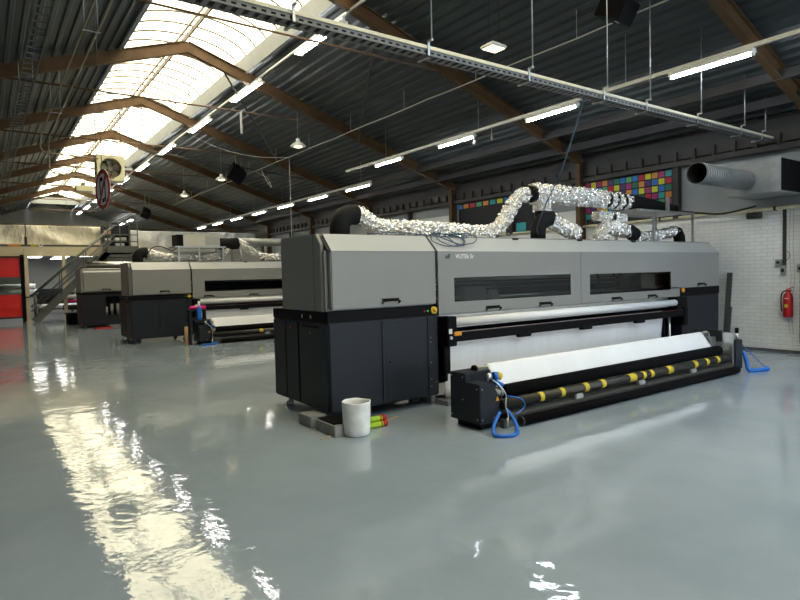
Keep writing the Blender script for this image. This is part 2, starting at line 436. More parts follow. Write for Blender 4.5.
# ------------------------------------------------------------------ portal frames
def ibeam(b, p, q, h=.26, w=.13, t=.016, up=(0, 0, 1)):
    p, q = Vector(p), Vector(q); n = (q-p).normalized(); sd = n.cross(Vector(up)).normalized(); u = sd.cross(n)
    b.beam(p+u*(h/2-t/2), q+u*(h/2-t/2), w, t, up); b.beam(p-u*(h/2-t/2), q-u*(h/2-t/2), w, t, up); b.beam(p, q, t, h-2*t, up)
def frame(y, label):
    r = thing('roof_frame', label, 'roof frame', (XR, y, 0), 'brown steel roof frames across the hall')
    b = MB(); ibeam(b, (XR+.0, y, ZR), (XW-.12, y, zr(XW-.12))); b.build('rafter', 'steel_brown', r)
    b = MB(); ibeam(b, (XR-.0, y, ZR), (XL+.12, y, zr(XL+.12))); b.build('rafter', 'steel_brown', r)
    b = MB(); b.prism([(XR-.22, ZR-.22), (XR+.22, ZR-.22), (XR+.2, ZR+.06), (XR, ZR+.12), (XR-.2, ZR+.06)], 'y', y-.02, y+.02); b.build('apex_plate', 'steel_brown', r)
    b = MB(); b.cyl((XR-3.6, y, 5.73), (XR+3.7, y, 5.73), .02, 8); b.build('tie_rod', 'steel_rust', r)
    for s in (-1, 1):
        b = MB(); b.beam((XR+s*3.65, y, 5.73), (XR+s*3.9, y, zr(XR+s*3.9)-.1), .05, .12); b.build('tie_bracket', 'steel_brown', r)
    b = MB(); b.cyl((XR, y, 5.73), (XR, y, ZR-.2), .009, 6); b.build('hanger', 'bar', r)
    for X, s in ((XW-.14, 1), (XL+.14, -1)):
        b = MB(); ibeam(b, (X, y, 0), (X, y, zr(X)-.05), .22, .13, .016, up=(1, 0, 0)); b.build('column', 'steel_brown', r)
    return r
f0 = frame(Y0-BAY-.14, 'dark brown steel roof rafter crossing the top right corner, nearest the camera')
names = ['second', 'third', 'fourth', 'fifth', 'sixth', 'seventh', 'eighth']
for i, nm in enumerate(names):
    extra = ['under the first stretch of skylight behind the hanging cable tray', 'with its tan apex high above the left aisle', 'just behind the high square fan heater pipes', 'seen above the fan heater', 'above the small suspended heater', 'seen beyond the suspended heater', 'closest to the far gable'][i]
    dup(f0, (XR, Y0+BAY*i, 0), 'brown steel portal frame, %s from the camera, %s' % (nm, extra))

# eaves beam, purlins at right wall, mid posts
b = MB(); b.box(XW-.14, XW+.04, -6, YB, 3.80, 3.90); b.build('trim_3', 'steel_dark'); struct(bpy.data.objects['trim_3'])
b = MB(); b.box(XW-.05, XW+.04, -6, YB, 3.95, 4.45); struct(b.build('trim_4', 'steel_dark'))
b = MB()
y = -2.
while y < 29: b.box(XW-.12, XW-.05, y, y+.05, 3.9, 4.12); y += .4
struct(b.build('trim_5', 'steel_dark'))
b = MB()
for k in range(-2, 5):
    y = Y0 - BAY/2 + BAY*k; b.box(XW-.1, XW+.04, y-.06, y+.06, 2.70, 3.85)
struct(b.build('trim_6', 'steel_dark'))
# lower purlin seen inside the roof near the eaves
for X, nm in ((11.5, 'nearest the right wall'), (10.8, 'second from the right wall')):
    b = MB(); b.beam((X, 2, zr(X)-.06), (X, 29, zr(X)-.06), .07, .16); tag(b.build('purlin', 'steel_dark'), 'dark steel purlin running along the right roof slope, ' + nm, 'purlin')

# wind bracing rods under the right slope
for i, (a, c, lb) in enumerate([((5.0, 14.06), (8.6, 18.9), 'thin dark diagonal brace under the right roof slope, starting beside the skylight'),
                                ((5.0, 23.7), (9.5, 18.9), 'thin dark diagonal brace under the right roof slope, above the round lamps'),
                                ((6.2, 9.24), (8.7, 14.0), 'thin dark diagonal brace rising behind the square flood lamp')]):
    b = MB(); b.cyl((a[0], a[1], zr(a[0])-.16), (c[0], c[1], zr(c[0])-.16), .022, 6); tag(b.build('roof_brace', 'steel_dark'), lb, 'brace')

# ------------------------------------------------------------------ mezzanine & far end
YM = 29.6
b = MB(); b.box(XL, 6.6, YM, YM+.25, 2.80, 3.20, .01); tag(b.build('mezzanine_beam', 'beige_steel'), 'long beige painted beam carrying the mezzanine above the red door', 'beam')
b = MB(); b.box(XL+.02, XW-.02, YM+.26, YB-.02, 3.0, 3.18); tag(b.build('mezzanine_deck', 'plaster'), 'pale mezzanine floor slab behind the long beige beam', 'floor slab')
def post(x, lb, dy=0., m='beige_steel', z=2.8):
    b = MB(); b.box(x-.07, x+.07, YM-.12+dy, YM+.0+dy, 0, z, .006); b.box(x-.12, x+.12, YM-.16+dy, YM+.03+dy, 0, .015)
    return tag(b.build('support_post', m, None, (x, YM+dy, 0)), lb, 'post')
p1 = post(1.58, 'cream square post standing at the right edge of the red door', -.15, 'beige_steel', 3.1)
b = MB(); b.box(1.49, 1.67, YM-.29, YM-.13, 1.03, 1.08); b.build('clamp', 'pl_black', p1, origin=(1.58, YM-.15, 0))
post(2.98, 'beige square post behind the stair flight', 0)
post(4.7, 'beige square post under the stair landing', 0)
# wrinkled tarpaulins above
def tarp(x0, x1, z0, z1, m, label, seed, y=YM+.30, amp=.2):
    b = MB(); nx, nz = int((x1-x0)*9), 12; g = []
    for i in range(nx+1):
        col = []
        for j in range(nz+1):
            x = x0+(x1-x0)*i/nx; z = z0+(z1-z0)*j/nz
            d = noise.noise(Vector((x*.9+z*1.6+seed, z*1.2, seed)))*amp + abs(noise.noise(Vector((x*1.6-z*1.1, z*.8+seed, 3))))*amp
            d += .10*abs((x*.72 + .25*math.sin(z*2+seed) + seed) % 1 - .5) + .06*noise.noise(Vector((x*3.1, z*2.2, seed+8)))
            col.append(b.b.verts.new((x, y + d, z)))
        g.append(col)
    for i in range(nx):
        for j in range(nz): b._f([g[i][j], g[i+1][j], g[i+1][j+1], g[i][j+1]]).smooth = True
    o = b.build('tarpaulin', m); md = o.modifiers.new('s', 'SOLIDIFY'); md.thickness = .004
    return tag(o, label, 'tarpaulin')
tarp(-3.9, 4.55, 3.30, 4.16, 'tarp', 'creased warm-lit tarpaulin sheet hung above the mezzanine beam on the left', 1.3)
tarp(5.75, XW-.3, 3.19, 4.02, 'tarp_w', 'pale grey tarpaulin sheet hung on the far wall above the second printer', 5.1)
b = MB(); b.cyl((XL, YM+.1, 4.18), (XW-.2, YM+.1, 4.12), .02, 8); tag(b.build('tarpaulin_rail', 'steel_brown'), 'thin brown rail along the tops of both tarpaulins', 'rail')
b = MB(); b.beam((XL, YM+.05, 3.27), (4.6, YM+.05, 3.27), .04, .05); tag(b.build('kick_rail', 'steel_dark'), 'dark low rail between the beige beam and the warm-lit tarpaulin', 'rail')
for x, lb in ((1.62, 'dark bracket hanging on the warm-lit tarpaulin above the cream post'),):
    b = MB(); b.box(x-.05, x+.05, YM-.02, YM+.06, 3.25, 3.62); b.box(x-.015, x+.015, YM, YM+.05, 3.6, 4.15); tag(b.build('hoist_bracket', 'steel_dark'), lb, 'bracket')
for x, m_, lb, wd in ((1.9, 'yellow', 'yellow chock on the mezzanine edge right of the dark bracket', .12), (2.15, 'white_pl', 'white coil on the mezzanine edge right of the yellow chock', .13), (1.2, 'orange', 'orange block on the mezzanine edge left of the dark bracket', .22)):
    b = MB()
    if m_ == 'white_pl': b.pipe((x, YM-.0, 3.29), (x, YM+.05, 3.29), .09, .05)
    else: b.box(x-wd, x+wd, YM-.02, YM+.04, 3.21, 3.31, .02)
    tag(b.build('site_block' if m_ != 'white_pl' else 'hose_coil', m_), lb, 'block' if m_ != 'white_pl' else 'coil')
# far dark wall portion over the lower hall on the right (behind printers)
b = MB(); b.box(4.8, XW, YM+.4, YM+.5, 0, 2.98); struct(b.build('trim_7', 'plaster'))
b = MB(); b.box(5.7, XW, YM+.35, YM+.42, 3.2, 4.02); b.b.free()
# room under the mezzanine
b = MB(); b.box(XL, 4.8, 38.0, 38.1, 0, 3.0); struct(b.build('trim_8', 'plaster'))
lp = thing('ceiling_panel_lamp', 'long white ceiling lamp glowing under the mezzanine, nearer the cream post', 'lamp', (2.1, 33.2, 2.9), 'panel lamps under the mezzanine')
b = MB(); b.box(1.75, 2.45, 32.4, 34.0, 2.90, 2.98, .01); b.build('housing', 'white_metal', lp)
b = MB(); b.box(1.8, 2.4, 32.5, 33.9, 2.885, 2.90); b.build('diffuser', 'lamp_far', lp)
dup(lp, (3.2, 32.0, 2.9), 'long white ceiling lamp glowing under the mezzanine, above the dark workbench'); dup(lp, (4.2, 31.8, 2.9), 'long white ceiling lamp glowing under the mezzanine, behind the stair')
dup(lp, (1.0, 33.6, 2.9), 'long white ceiling lamp glowing under the mezzanine, behind the red door'); dup(lp, (3.3, 35.2, 2.9), 'long white ceiling lamp glowing deepest under the mezzanine')
t = thing('workbench', 'dark grey low wide cabinet in the room under the mezzanine', 'cabinet', (2.9, 33.4, 0))
b = MB(); b.box(2.15, 3.75, 33.2, 34.0, .9, 1.35, .01); b.build('top_panel', 'pl_dark', t)
b = MB()
for x in (2.2, 3.65): b.box(x, x+.06, 33.25, 33.95, 0, .9)
b.box(2.25, 3.65, 33.85, 33.9, .3, .9); b.build('frame', 'steel_dark', t)
for (x0, x1, y, z, r, lb) in ((1.95, 3.9, 32.6, .52, .11, 'white material roll lying low in front of the dark cabinet'), (.4, 2.1, 33.0, 1.50, .12, 'white roll seen through the window of the red door, upper one'), (.2, 2.2, 33.0, 1.24, .12, 'white roll seen through the red door window, lower one')):
    b = MB(); b.cyl((x0, y, z), (x1, y, z), r, 20); o = b.build('material_roll', 'roll_white'); tag(o, lb, 'roll')
t = thing('roll_rack', 'grey steel rack holding the white rolls behind the red door', 'rack', (1.2, 33, 0))
for x in (.25, 2.0):
    b = MB(); b.box(x, x+.06, 32.85, 33.2, 0, 1.11); b.box(x, x+.06, 33.16, 33.2, 0, 1.7); b.build('side_frame', 'stair_grey', t)
b = MB(); b.box(.25, 2.06, 32.98, 33.03, 1.04, 1.10); b.build('crossbar', 'stair_grey', t)
t = thing('roll_cradle', 'grey steel cradle carrying the low white roll', 'rack', (2.9, 32.6, 0))
for x in (2.05, 3.75):
    b = MB(); b.box(x-.03, x+.03, 32.4, 32.8, 0, .42); b.build('leg', 'stair_grey', t)
b = MB(); b.box(2.0, 3.85, 32.45, 32.75, .12, .2); b.build('tray', 'galv', t)
# rolls near the third printer
for k, (x0, x1, z, r, m_, lb) in enumerate(((3.05, 4.3, 1.30, .10, 'roll_white', 'white roll above the pink edged ones beside the third printer'), (3.05, 4.2, .98, .10, 'roll_white', 'white roll in the middle beside the third printer'), (3.0, 4.2, .78, .07, 'pink', 'reddish roll beside the third printer'), (2.95, 4.2, .5, .11, 'pl_dark', 'dark blue grey roll lowest beside the third printer'))):
    b = MB(); b.cyl((x0, 30.4, z), (x1, 30.4, z), r, 16); tag(b.build('material_roll', m_), lb, 'roll')
t = thing('roll_stand', 'dark stand stacked with rolls between the stair and third printer', 'rack', (3.6, 30.5, 0))
for x in (3.1, 4.1):
    b = MB(); b.box(x, x+.05, 30.52, 30.6, 0, 1.45); b.box(x, x+.05, 30.3, 30.56, .34, .38); b.box(x, x+.05, 30.3, 30.56, .84, .88); b.box(x, x+.05, 30.3, 30.56, 1.16, 1.2); b.box(x, x+.05, 30.3, 30.56, .66, .70); b.build('upright', 'steel_dark', t)
b = MB(); b.box(2.62, 3.1, 25.6, 26.2, 0, .42, .02); b.box(2.58, 3.14, 25.56, 26.24, .42, .46, .01); tag(b.build('waste_bin', 'pl_black'), 'low black bin standing left of the third printer', 'bin')

# red fast-roll door
t = thing('roll_door', 'red roll-up curtain door with a clear window strip', 'door', (.2, YM-.1, 0))
b = MB(); b.box(-1.9, 1.36, YM-.12, YM-.10, 1.92, 2.78); b.build('upper_curtain', 'red_door', t)
b = MB(); b.box(-1.9, 1.36, YM-.12, YM-.10, .24, 1.18); b.build('lower_curtain', 'red_door', t)
b = MB(); b.box(-1.9, 1.36, YM-.115, YM-.105, 1.18, 1.92); b.build('clear_window', 'clear_pvc', t)
b = MB(); b.box(1.36, 1.50, YM-.2, YM+.0, 0, 2.85); b.build('guide_rail', 'pl_black', t)
b = MB(); b.box(-2.0, -1.86, YM-.2, YM+.0, 0, 2.85); b.build('guide_rail', 'pl_black', t)
b = MB(); b.box(-1.9, 1.36, YM-.14, YM-.08, .17, .25); b.build('bottom_bar', 'steel_dark', t)
b = MB(); b.box(-2.0, 1.5, YM-.2, YM-.02, 2.74, 2.8); b.build('header', 'steel_brown', t)

# stair
t = thing('steel_stair', 'grey steel stair rising right to the mezzanine landing', 'stair', (2.0, YM-.9, 0))
YA, YC = YM-1.15, YM-.35
sx0, sx1, sz1 = 1.75, 4.65, 2.95
for y in (YA, YC):
    b = MB(); b.beam((sx0, y, .03), (sx1, y, sz1), .04, .24, (0, 0, 1)); b.build('stringer', 'stair_grey', t)
    for z, r in ((1.0, .035), (.55, .018), (.35, .018)):
        b = MB(); b.cyl((sx0-.1, y, .1+z*.98), (sx1+.25, y, sz1+.25+z*.9), r, 8); b.build('handrail' if r > .03 else 'mid_rail', 'stair_grey', t)
    for q in (0.02, .35, .68, .98):
        x = sx0+(sx1-sx0)*q; z = sz1*q
        b = MB(); b.cyl((x, y, z), (x, y, z+1.08), .022, 8); b.build('baluster', 'stair_grey', t)
for k in range(1, 15):
    x = sx0+(sx1-sx0)*k/15; z = sz1*k/15
    b = MB(); b.box(x-.12, x+.12, YA, YC, z-.015, z+.015); b.build('tread', 'stair_grey', t)
t = thing('stair_landing', 'grey railed landing platform at the top of the stair', 'platform', (5.2, YM-.8, 2.9))
b = MB(); b.box(4.55, 5.85, YA-.05, YM, 2.9, 3.2, .01); b.build('deck', 'stair_grey', t)
for x in (4.6, 5.1, 5.5, 5.82):
    b = MB(); b.box(x-.02, x+.02, YA-.04, YA, 3.2, 4.26); b.build('railing_post', 'stair_grey', t)
for z in (4.24, 3.7, 3.4):
    b = MB(); b.box(4.6, 5.84, YA-.04, YA, z-.02, z+.02); b.build('railing', 'stair_grey', t)
b = MB(); b.beam((4.25, YA, 2.55), (4.65, YA, 2.95), .04, .3); b.box(4.5, 5.6, YA, YM, 2.72, 2.82); b.build('bracket', 'stair_grey', t)
for x in (4.62, 5.78):
    b = MB(); b.box(x-.04, x+.04, YC-.04, YC+.04, 0, 2.9); b.build('leg', 'stair_grey', t)
t = thing('storage_cabinet', 'dark open cabinet of boxes standing behind the stair landing railing', 'cabinet', (5.2, YM+.3, 3.2))
b = MB(); b.box(4.62, 5.72, YM+.45, YM+.5, 3.19, 4.2); b.box(4.60, 4.64, YM+.05, YM+.5, 3.19, 4.2); b.box(5.66, 5.7, YM+.05, YM+.5, 3.19, 4.2); b.box(4.98, 5.02, YM+.05, YM+.5, 3.19, 4.2)
b.box(5.02, 5.66, YM+.05, YM+.08, 3.75, 4.2)
for z in (3.19, 3.5, 3.74): b.box(4.62, 5.68, YM+.05, YM+.5, z, z+.02)
b.build('body', 'pl_dark', t)
for x0, x1, z0, z1, m_, lb in ((4.68, 4.95, 3.765, 4.0, 'cardboard', 'cardboard box on the left top shelf of the mezzanine cabinet'), (5.1, 5.3, 3.525, 3.66, 'white_pl', 'white carton on the middle shelf behind the landing'), (5.36, 5.6, 3.525, 3.68, 'grey_pl', 'grey carton on the middle shelf behind the landing'), (5.1, 5.5, 3.215, 3.4, 'galv', 'silver box on the bottom shelf behind the landing'), (4.7, 4.93, 3.525, 3.63, 'white_pl', 'white carton on the left middle shelf behind the landing')):
    b = MB(); b.box(x0, x1, YM+.1, YM+.4, z0, z1, .01); tag(b.build('storage_box', m_), lb, 'box')

# ------------------------------------------------------------------ printers
def hood_profile(zb, y0=0.):   # (y,z) relative to front plane
    return [(y0, zb), (y0, 1.92), (.22, 2.11), (1.42, 2.11), (1.46, 2.02), (1.46, zb)]
def screws(b, pts, y, r=.006):
    for x, z in pts: b.cyl((x, y-.004, z), (x, y+.002, z), r, 8)
def handle(root, x, z, y, w=.24):
    b = MB(); b.tube(smooth([(x-w/2, y, z-.035), (x-w/2, y-.035, z-.005), (x+w/2, y-.035, z-.005), (x+w/2, y, z-.035)], 3), .009, 8)
    b.box(x-w/2-.01, x+w/2+.01, y-.005, y, z-.0, z+.025); b.build('handle', 'pl_black', root)
def printer(X, Y, label, detail=True, length=8.62, group='large roll-to-roll printers'):
    """X = left side, Y = front plane"""
    r = thing('large_format_printer', label, 'printer', (X, Y, 0), group)
    x0, xe = X, X+length
    side = 'pl_grey'
    # left end hood: rear body, then front door hood
    b = MB(); P = [(Y+.13, 1.25), (Y+.13, 2.00), (Y+.24, 2.125), (Y+1.16, 2.125), (Y+1.18, 2.1), (Y+1.18, 1.25)]
    b.prism(P, 'x', x0, x0+1.54, .006); hd = b.build('side_hood', 'pl_grey', r)
    b = MB(); b.box(x0-.002, x0+.004, Y+.30, Y+.306, 1.25, 2.12); b.build('seam', 'pl_dark2', hd)
    b = MB(); b.box(x0+.02, x0+1.54, Y+.08, Y+.14, 1.26, 1.93); b.build('door_gap', 'pl_grey', hd)
    b = MB(); b.box(x0+.055, x0+1.535, Y+.0, Y+.075, 1.27, 1.925, .012); dh = b.build('service_door', 'pl_grey', r)
    b = MB(); b.prism([(Y+.005, 1.925), (Y+.205, 2.125), (Y+.26, 2.125), (Y+.06, 1.925)], 'x', x0+.07, x0+1.535); b.build('top_flap', 'pl_light', r)
    b = MB(); b.prism([(Y+.03, 1.93), (Y+.22, 2.11), (Y+.3, 2.11), (Y+.3, 1.93)], 'x', x0+.04, x0+1.53); b.build('flap_core', 'pl_dark', r)
    handle(dh, x0+.84, 1.345, Y, .22)
    # band
    b = MB(); b.box(x0-.01, x0+1.55, Y-.01, Y+1.46, 1.13, 1.25, .004); bd = b.build('control_band', 'pl_black', r)
    b = MB(); b.cyl((x0+1.47, Y-.012, 1.195), (x0+1.47, Y-.035, 1.195), .045, 20); b.build('stop_ring', 'yellow', bd)
    b = MB(); b.lathe([(.0, -.065), (.018, -.062), (.024, -.055), (.022, -.045), (.014, -.04), (.014, -.03)], (x0+1.47, Y, 1.195), 16, 'y'); b.build('stop_button', 'orange', bd)
    for dx, m_ in ((1.38, 'green'), (1.33, 'red')):
        b = MB(); b.cyl((x0+dx, Y-.012, 1.19), (x0+dx, Y-.022, 1.19), .012, 12); b.build('indicator_lamp', m_, bd)
    b = MB()
    for dy in (.38, .60): b.box(x0-.014, x0-.009, Y+dy, Y+dy+.03, 1.165, 1.205)
    b.build('latch_plate', 'grey_pl', bd)
    # lower cabinet
    b = MB(); b.box(x0, x0+1.54, Y, Y+1.46, .13, 1.13, .006); cb = b.build('cabinet', 'pl_dark', r)
    for xa, xb, nm in ((.01, .66, 'cabinet_door'), (.70, 1.36, 'cabinet_door')):
        b = MB(); b.box(x0+xa, x0+xb, Y-.012, Y, .15, 1.11, .004); d = b.build(nm, 'pl_dark', r)
        if xa > .5:
            b = MB(); b.cyl((x0+xa+.10, Y-.02, .62), (x0+xa+.10, Y-.01, .62), .012, 12); b.build('lock', 'pl_black', d)
            b = MB(); b.box(x0+xa+.05, x0+xb-.03, Y-.0145, Y-.012, .22, 1.04); b.build('access_panel', 'pl_dark', d)
    b = MB(); b.box(x0+1.375, x0+1.535, Y-.012, Y, .15, 1.11, .004); ep = b.build('end_panel', 'pl_dark', r)
    b = MB(); screws(b, [(x0+1.42, z) for z in (.25, .34, .55, .80, .86)] + [(x0+1.50, .3)], Y-.012); b.build('screws', 'grey_pl', ep)
    for ya, yb in ((.02, .70), (.74, 1.08), (1.10, 1.45)):
        b = MB(); b.box(x0-.012, x0, Y+ya, Y+yb, .15, 1.11, .004); b.build('side_panel', 'pl_dark', r)
    b = MB(); b.box(x0-.016, x0-.01, Y+.20, Y+.62, 1.06, 1.09); b.build('vent_slot', 'pl_black', r)
    b = MB(); b.cyl((x0-.016, Y+.95, 1.03), (x0-.01, Y+.95, 1.03), .012, 3); b.cyl((x0-.016, Y+.42, 1.0), (x0-.01, Y+.42, 1.0), .012, 3); b.build('warning_label', 'orange', r)
    # feet
    for fx, fy in ((.12, .30), (1.4, .30), (.12, 1.30), (1.4, 1.30)):
        b = MB(); b.cyl((x0+fx, Y+fy, .05), (x0+fx, Y+fy, .14), .02, 10); b.cyl((x0+fx, Y+fy, .0), (x0+fx, Y+fy, .05), .05, 14); b.build('foot', 'galv', r)
    b = MB(); b.box(x0+1.5, x0+1.56, Y+.1, Y+.6, 0, .14); b.box(x0+1.56, x0+1.9, Y-.15, Y+.1, .0, .06); b.build('base_bracket', 'galv_dull', r)
    # main beam hood
    xm = x0+1.57
    wins = ((x0+1.83, x0+4.14, 1.28, 1.59), (x0+4.6, x0+6.91, 1.26, 1.58)) if detail else ((x0+1.9, x0+6.9, 1.30, 1.60),)
    zb = 1.13
    b = MB(); yF, yT = Y, Y+.03
    edges = [xm] + [v for w_ in wins for v in w_[:2]] + [xe]
    for i in range(0, len(edges)-1, 2): b.box(edges[i], edges[i+1], yF, yT, zb if edges[i+1] < xe-.01 else 1.28, 1.925)
    b.box(edges[-2], x0+7.2, yF, yT, zb, 1.30)
    for wx0, wx1, wz0, wz1 in wins:
        b.box(wx0, wx1, yF, yT, zb, wz0); b.box(wx0, wx1, yF, yT, wz1, 1.925)
    mh = b.build('main_hood', 'pl_grey', r)
    b = MB(); b.prism([(Y, 1.925), (Y+.205, 2.12), (Y+.25, 2.12), (Y+.05, 1.925)], 'x', xm, xe); b.build('top_flap', 'pl_light', r)
    b = MB(); b.box(xm, xe+.03, Y+.20, Y+1.46, 2.10, 2.13); b.build('lid', 'pl_grey', r)
    b = MB(); b.prism([(Y+.03, 1.28), (Y+.03, 1.92), (Y+.24, 2.10), (Y+1.44, 2.10), (Y+1.44, 1.28)], 'x', xe-.03, xe); b.build('end_cheek', 'pl_grey', r)
    b = MB(); b.box(xm, xe-.03, Y+1.40, Y+1.44, .3, 2.10); b.build('back_panel', 'pl_dark', r)
    b = MB(); b.box(xm, xe-.03, Y+.5, Y+1.40, .92, 1.10); b.build('print_bed', 'steel_dark', r)
    b = MB()
    for xs in ((x0+4.38,) if detail else (x0+4.38, x0+6.9)): b.box(xs-.004, xs+.004, Y-.0015, Y, zb, 1.92)
    b.build('seam', 'pl_dark2', mh)
    for hx in (2.51, 3.56, 5.28, 6.3) if detail else (2.0, 3.3, 5.2): handle(mh, x0+hx, 1.175, Y, .24)
    handle(mh, x0+7.95, 1.33, Y, .26)
    for hx in (3.1, 4.55, 6.0): 
        b = MB(); b.box(x0+hx, x0+hx+.1, Y+.17, Y+.22, 2.10, 2.125); b.build('hinge', 'pl_black', r)
    for wx0, wx1, wz0, wz1 in wins:
        b = MB(); b.box(wx0, wx1, Y+.012, Y+.018, wz0, wz1); wn = b.build('window', 'glass', r)
    # inside: rails, carriage seen through windows
    b = MB(); b.cyl((xm+.1, Y+.42, 1.56), (xe-.2, Y+.42, 1.56), .025, 10); b.cyl((xm+.1, Y+.42, 1.30), (xe-1.3, Y+.42, 1.30), .028, 10); b.build('guide_rail', 'alu', r)
    b = MB(); b.box(xm+.1, xe-.3, Y+.55, Y+.60, 1.12, 1.95); b.build('inner_wall', 'pl_dark', r)
    if detail:
        b = MB(); x = xm+.3
        while x < x0+6.0: b.box(x, x+.022, Y+.535, Y+.55, 1.495, 1.503); b.box(x, x+.022, Y+.535, Y+.55, 1.425, 1.433); x += .045
        b.build('rail_marks', 'white_pl', r)
        b = MB(); b.box(x0+2.3, x0+2.75, Y+.36, Y+.54, 1.22, 1.45, .02); b.box(x0+2.8, x0+3.0, Y+.36, Y+.54, 1.22, 1.40, .02); b.build('carriage', 'grey_pl', r)
        b = MB(); b.box(x0+6.45, x0+6.9, Y+.3, Y+.5, 1.3, 1.56); b.build('print_head', 'grey_pl', r)
        b = MB()
        for cx in (5.3, 5.75, 5.95): b.tube(smooth([(x0+cx, Y+.4, 1.62), (x0+cx+.06, Y+.38, 1.45), (x0+cx-.04, Y+.4, 1.35)], 4), .02, 6)
        b.build('hose', 'cable_black', r)
    # right end cabinet
    b = MB(); b.box(x0+7.2, xe, Y-.008, Y+1.4, 1.13, 1.28, .004); rb = b.build('control_band', 'pl_black', r)
    b = MB(); b.cyl((x0+7.26, Y-.008, 1.24), (x0+7.26, Y-.04, 1.24), .04, 16); b.build('stop_button', 'orange', rb)
    b = MB(); b.box(x0+7.26, xe-.01, Y, Y+1.4, .10, 1.13, .005); rc = b.build('cabinet', 'pl_dark', r)
    b = MB()
    for fx in (7.4, 8.5):
        for fy in (.2, 1.2): b.cyl((x0+fx, Y+fy, 0), (x0+fx, Y+fy, .11), .04, 12)
    b.build('foot', 'galv', r)
    # media path: film roll, black beam, arms
    b = MB(); b.cyl((x0+1.71, Y-.12, 1.035), (x0+6.81, Y-.12, 1.035), .056, 24); b.build('film_roll', 'roll_white', r)
    b = MB(); b.box(x0+1.57, xe-1.4, Y+.02, Y+.12, .95, 1.12); b.build('platen', 'alu', r)
    b = MB(); b.box(x0+1.71, x0+7.05, Y-.16, Y-.06, .79, .90, .01); bb = b.build('bar', 'pl_black', r)
    b = MB(); b.box(x0+1.9, x0+7.0, Y-.165, Y-.155, .906, .912); b.build('red_line', 'dark_red', bb)
    for hx in (2.95, 4.3, 5.7):
        b = MB(); b.box(x0+hx-.12, x0+hx+.12, Y-.175, Y-.10, .755, .80, .008); q = b.build('clamp', 'pl_black', bb)
    b = MB(); b.box(x0+1.57, x0+1.72, Y-.17, Y+.35, .74, 1.11, .01); b.box(x0+1.57, x0+1.62, Y-.1, Y+.3, .30, .76, .01); b.box(x0+1.57, x0+1.70, Y-.05, Y+.2, .38, .74); ar = b.build('left_arm', 'pl_black', r)
    b = MB(); b.box(x0+1.58, x0+1.63, Y-.178, Y-.17, .90, .96); b.build('warning_label', 'white_pl', ar)
    b = MB(); b.box(x0+1.66, x0+1.78, Y-.19, Y-.16, .87, .92, .005); b.build('tag', 'orange', ar)
    b = MB(); b.cyl((x0+1.61, Y-.17, .85), (x0+1.61, Y-.19, .85), .02, 14); b.build('knob', 'alu', ar)
    b = MB(); b.box(x0+6.84, x0+7.2, Y-.14, Y+.3, .92, 1.13, .01); b.box(x0+7.05, x0+7.18, Y-.16, Y+.3, .62, .95, .01); ra = b.build('right_arm', 'pl_black', r)
    for dx in (6.70, 6.88):
        b = MB(); b.cyl((x0+dx, Y+.02, .1), (x0+dx, Y+.02, .80), .025, 10); b.build('strut', 'alu' if dx > 6.8 else 'pl_black', ra)
    # hanging media sheet
    b = MB(); n = 40; g = []
    for i in range(n+1):
        x = x0+1.64 + (6.58-1.64)*i/n; c = []
        for k, (yy, zz) in enumerate(((-.02, .90), (-.03, .78), (.0, .5), (-.01, .2), (-.01, .08))):
            c.append(b.b.verts.new((x, Y+yy, zz)))
        g.append(c)
    for i in range(n):
        for k in range(4): b._f([g[i][k], g[i+1][k], g[i+1][k+1], g[i][k+1]]).smooth = True
    o = b.build('media_sheet', 'media', r); md = o.modifiers.new('s', 'SOLIDIFY'); md.thickness = .003
    b = MB(); b.box(xm+.1, x0+7.2, Y+.7, Y+.8, .1, .9); b.build('lower_back', 'pl_black', r)
    return r
X1, Y1 = 3.07, 5.67
pr1 = printer(X1, Y1, 'big grey and charcoal roll printer in the foreground with two smoked windows')
logo = text_obj('efi', .082, 'logo', 'pl_dark2', pr1, (X1, Y1, 0), (4.755, Y1-.002, 1.835), .25)
text_obj('VUTEk 5r', .078, 'logo', 'white_pl', pr1, (X1, Y1, 0), (4.93, Y1-.002, 1.835))
X2, Y2 = 3.10, 16.25
pr2 = printer(X2, Y2, 'grey and charcoal roll printer in the middle distance behind the front one, partly hidden', False)
X3, Y3 = 2.85, 23.3
pr3 = thing('large_format_printer', 'furthest grey and charcoal printer, beside the steel stair', 'printer', (X3, Y3, 0), 'large roll-to-roll printers')
b = MB(); b.box(X3, X3+1.9, Y3+.06, Y3+1.4, 1.26, 2.1, .01); b.build('side_hood', 'pl_grey', pr3)
b = MB(); b.box(X3+.08, X3+1.9, Y3, Y3+.06, 1.30, 1.98, .01); d = b.build('service_door', 'pl_grey', pr3); handle(d, X3+.8, 1.36, Y3, .26)
b = MB(); b.prism([(Y3, 1.98), (Y3+.15, 2.12), (Y3+.3, 2.12), (Y3+.3, 1.98)], 'x', X3+.08, X3+1.9); b.build('top_flap', 'pl_light', pr3)
b = MB(); b.box(X3-.01, X3+1.9, Y3-.01, Y3+1.4, 1.17, 1.27); b.build('control_band', 'pl_black', pr3)
b = MB(); b.box(X3, X3+.75, Y3, Y3+1.4, .08, 1.17, .005); b.box(X3+.75, X3+1.9, Y3, Y3+1.4, .08, .42); b.box(X3+.75, X3+1.9, Y3+.7, Y3+1.4, .42, 1.17); b.box(X3+1.4, X3+1.9, Y3, Y3+1.4, .42, 1.17); b.box(X3+.75, X3+1.4, Y3, Y3+1.4, 1.12, 1.17); b.build('cabinet', 'pl_dark', pr3)
b = MB()
for dx in (.82, 1.0, 1.2): b.cyl((X3+dx, Y3+.3, .42), (X3+dx, Y3+.3, .42+.3+.1*(dx > .9)), .05, 10)
b.build('ink_bottle', 'grey_pl', pr3)
b = MB()
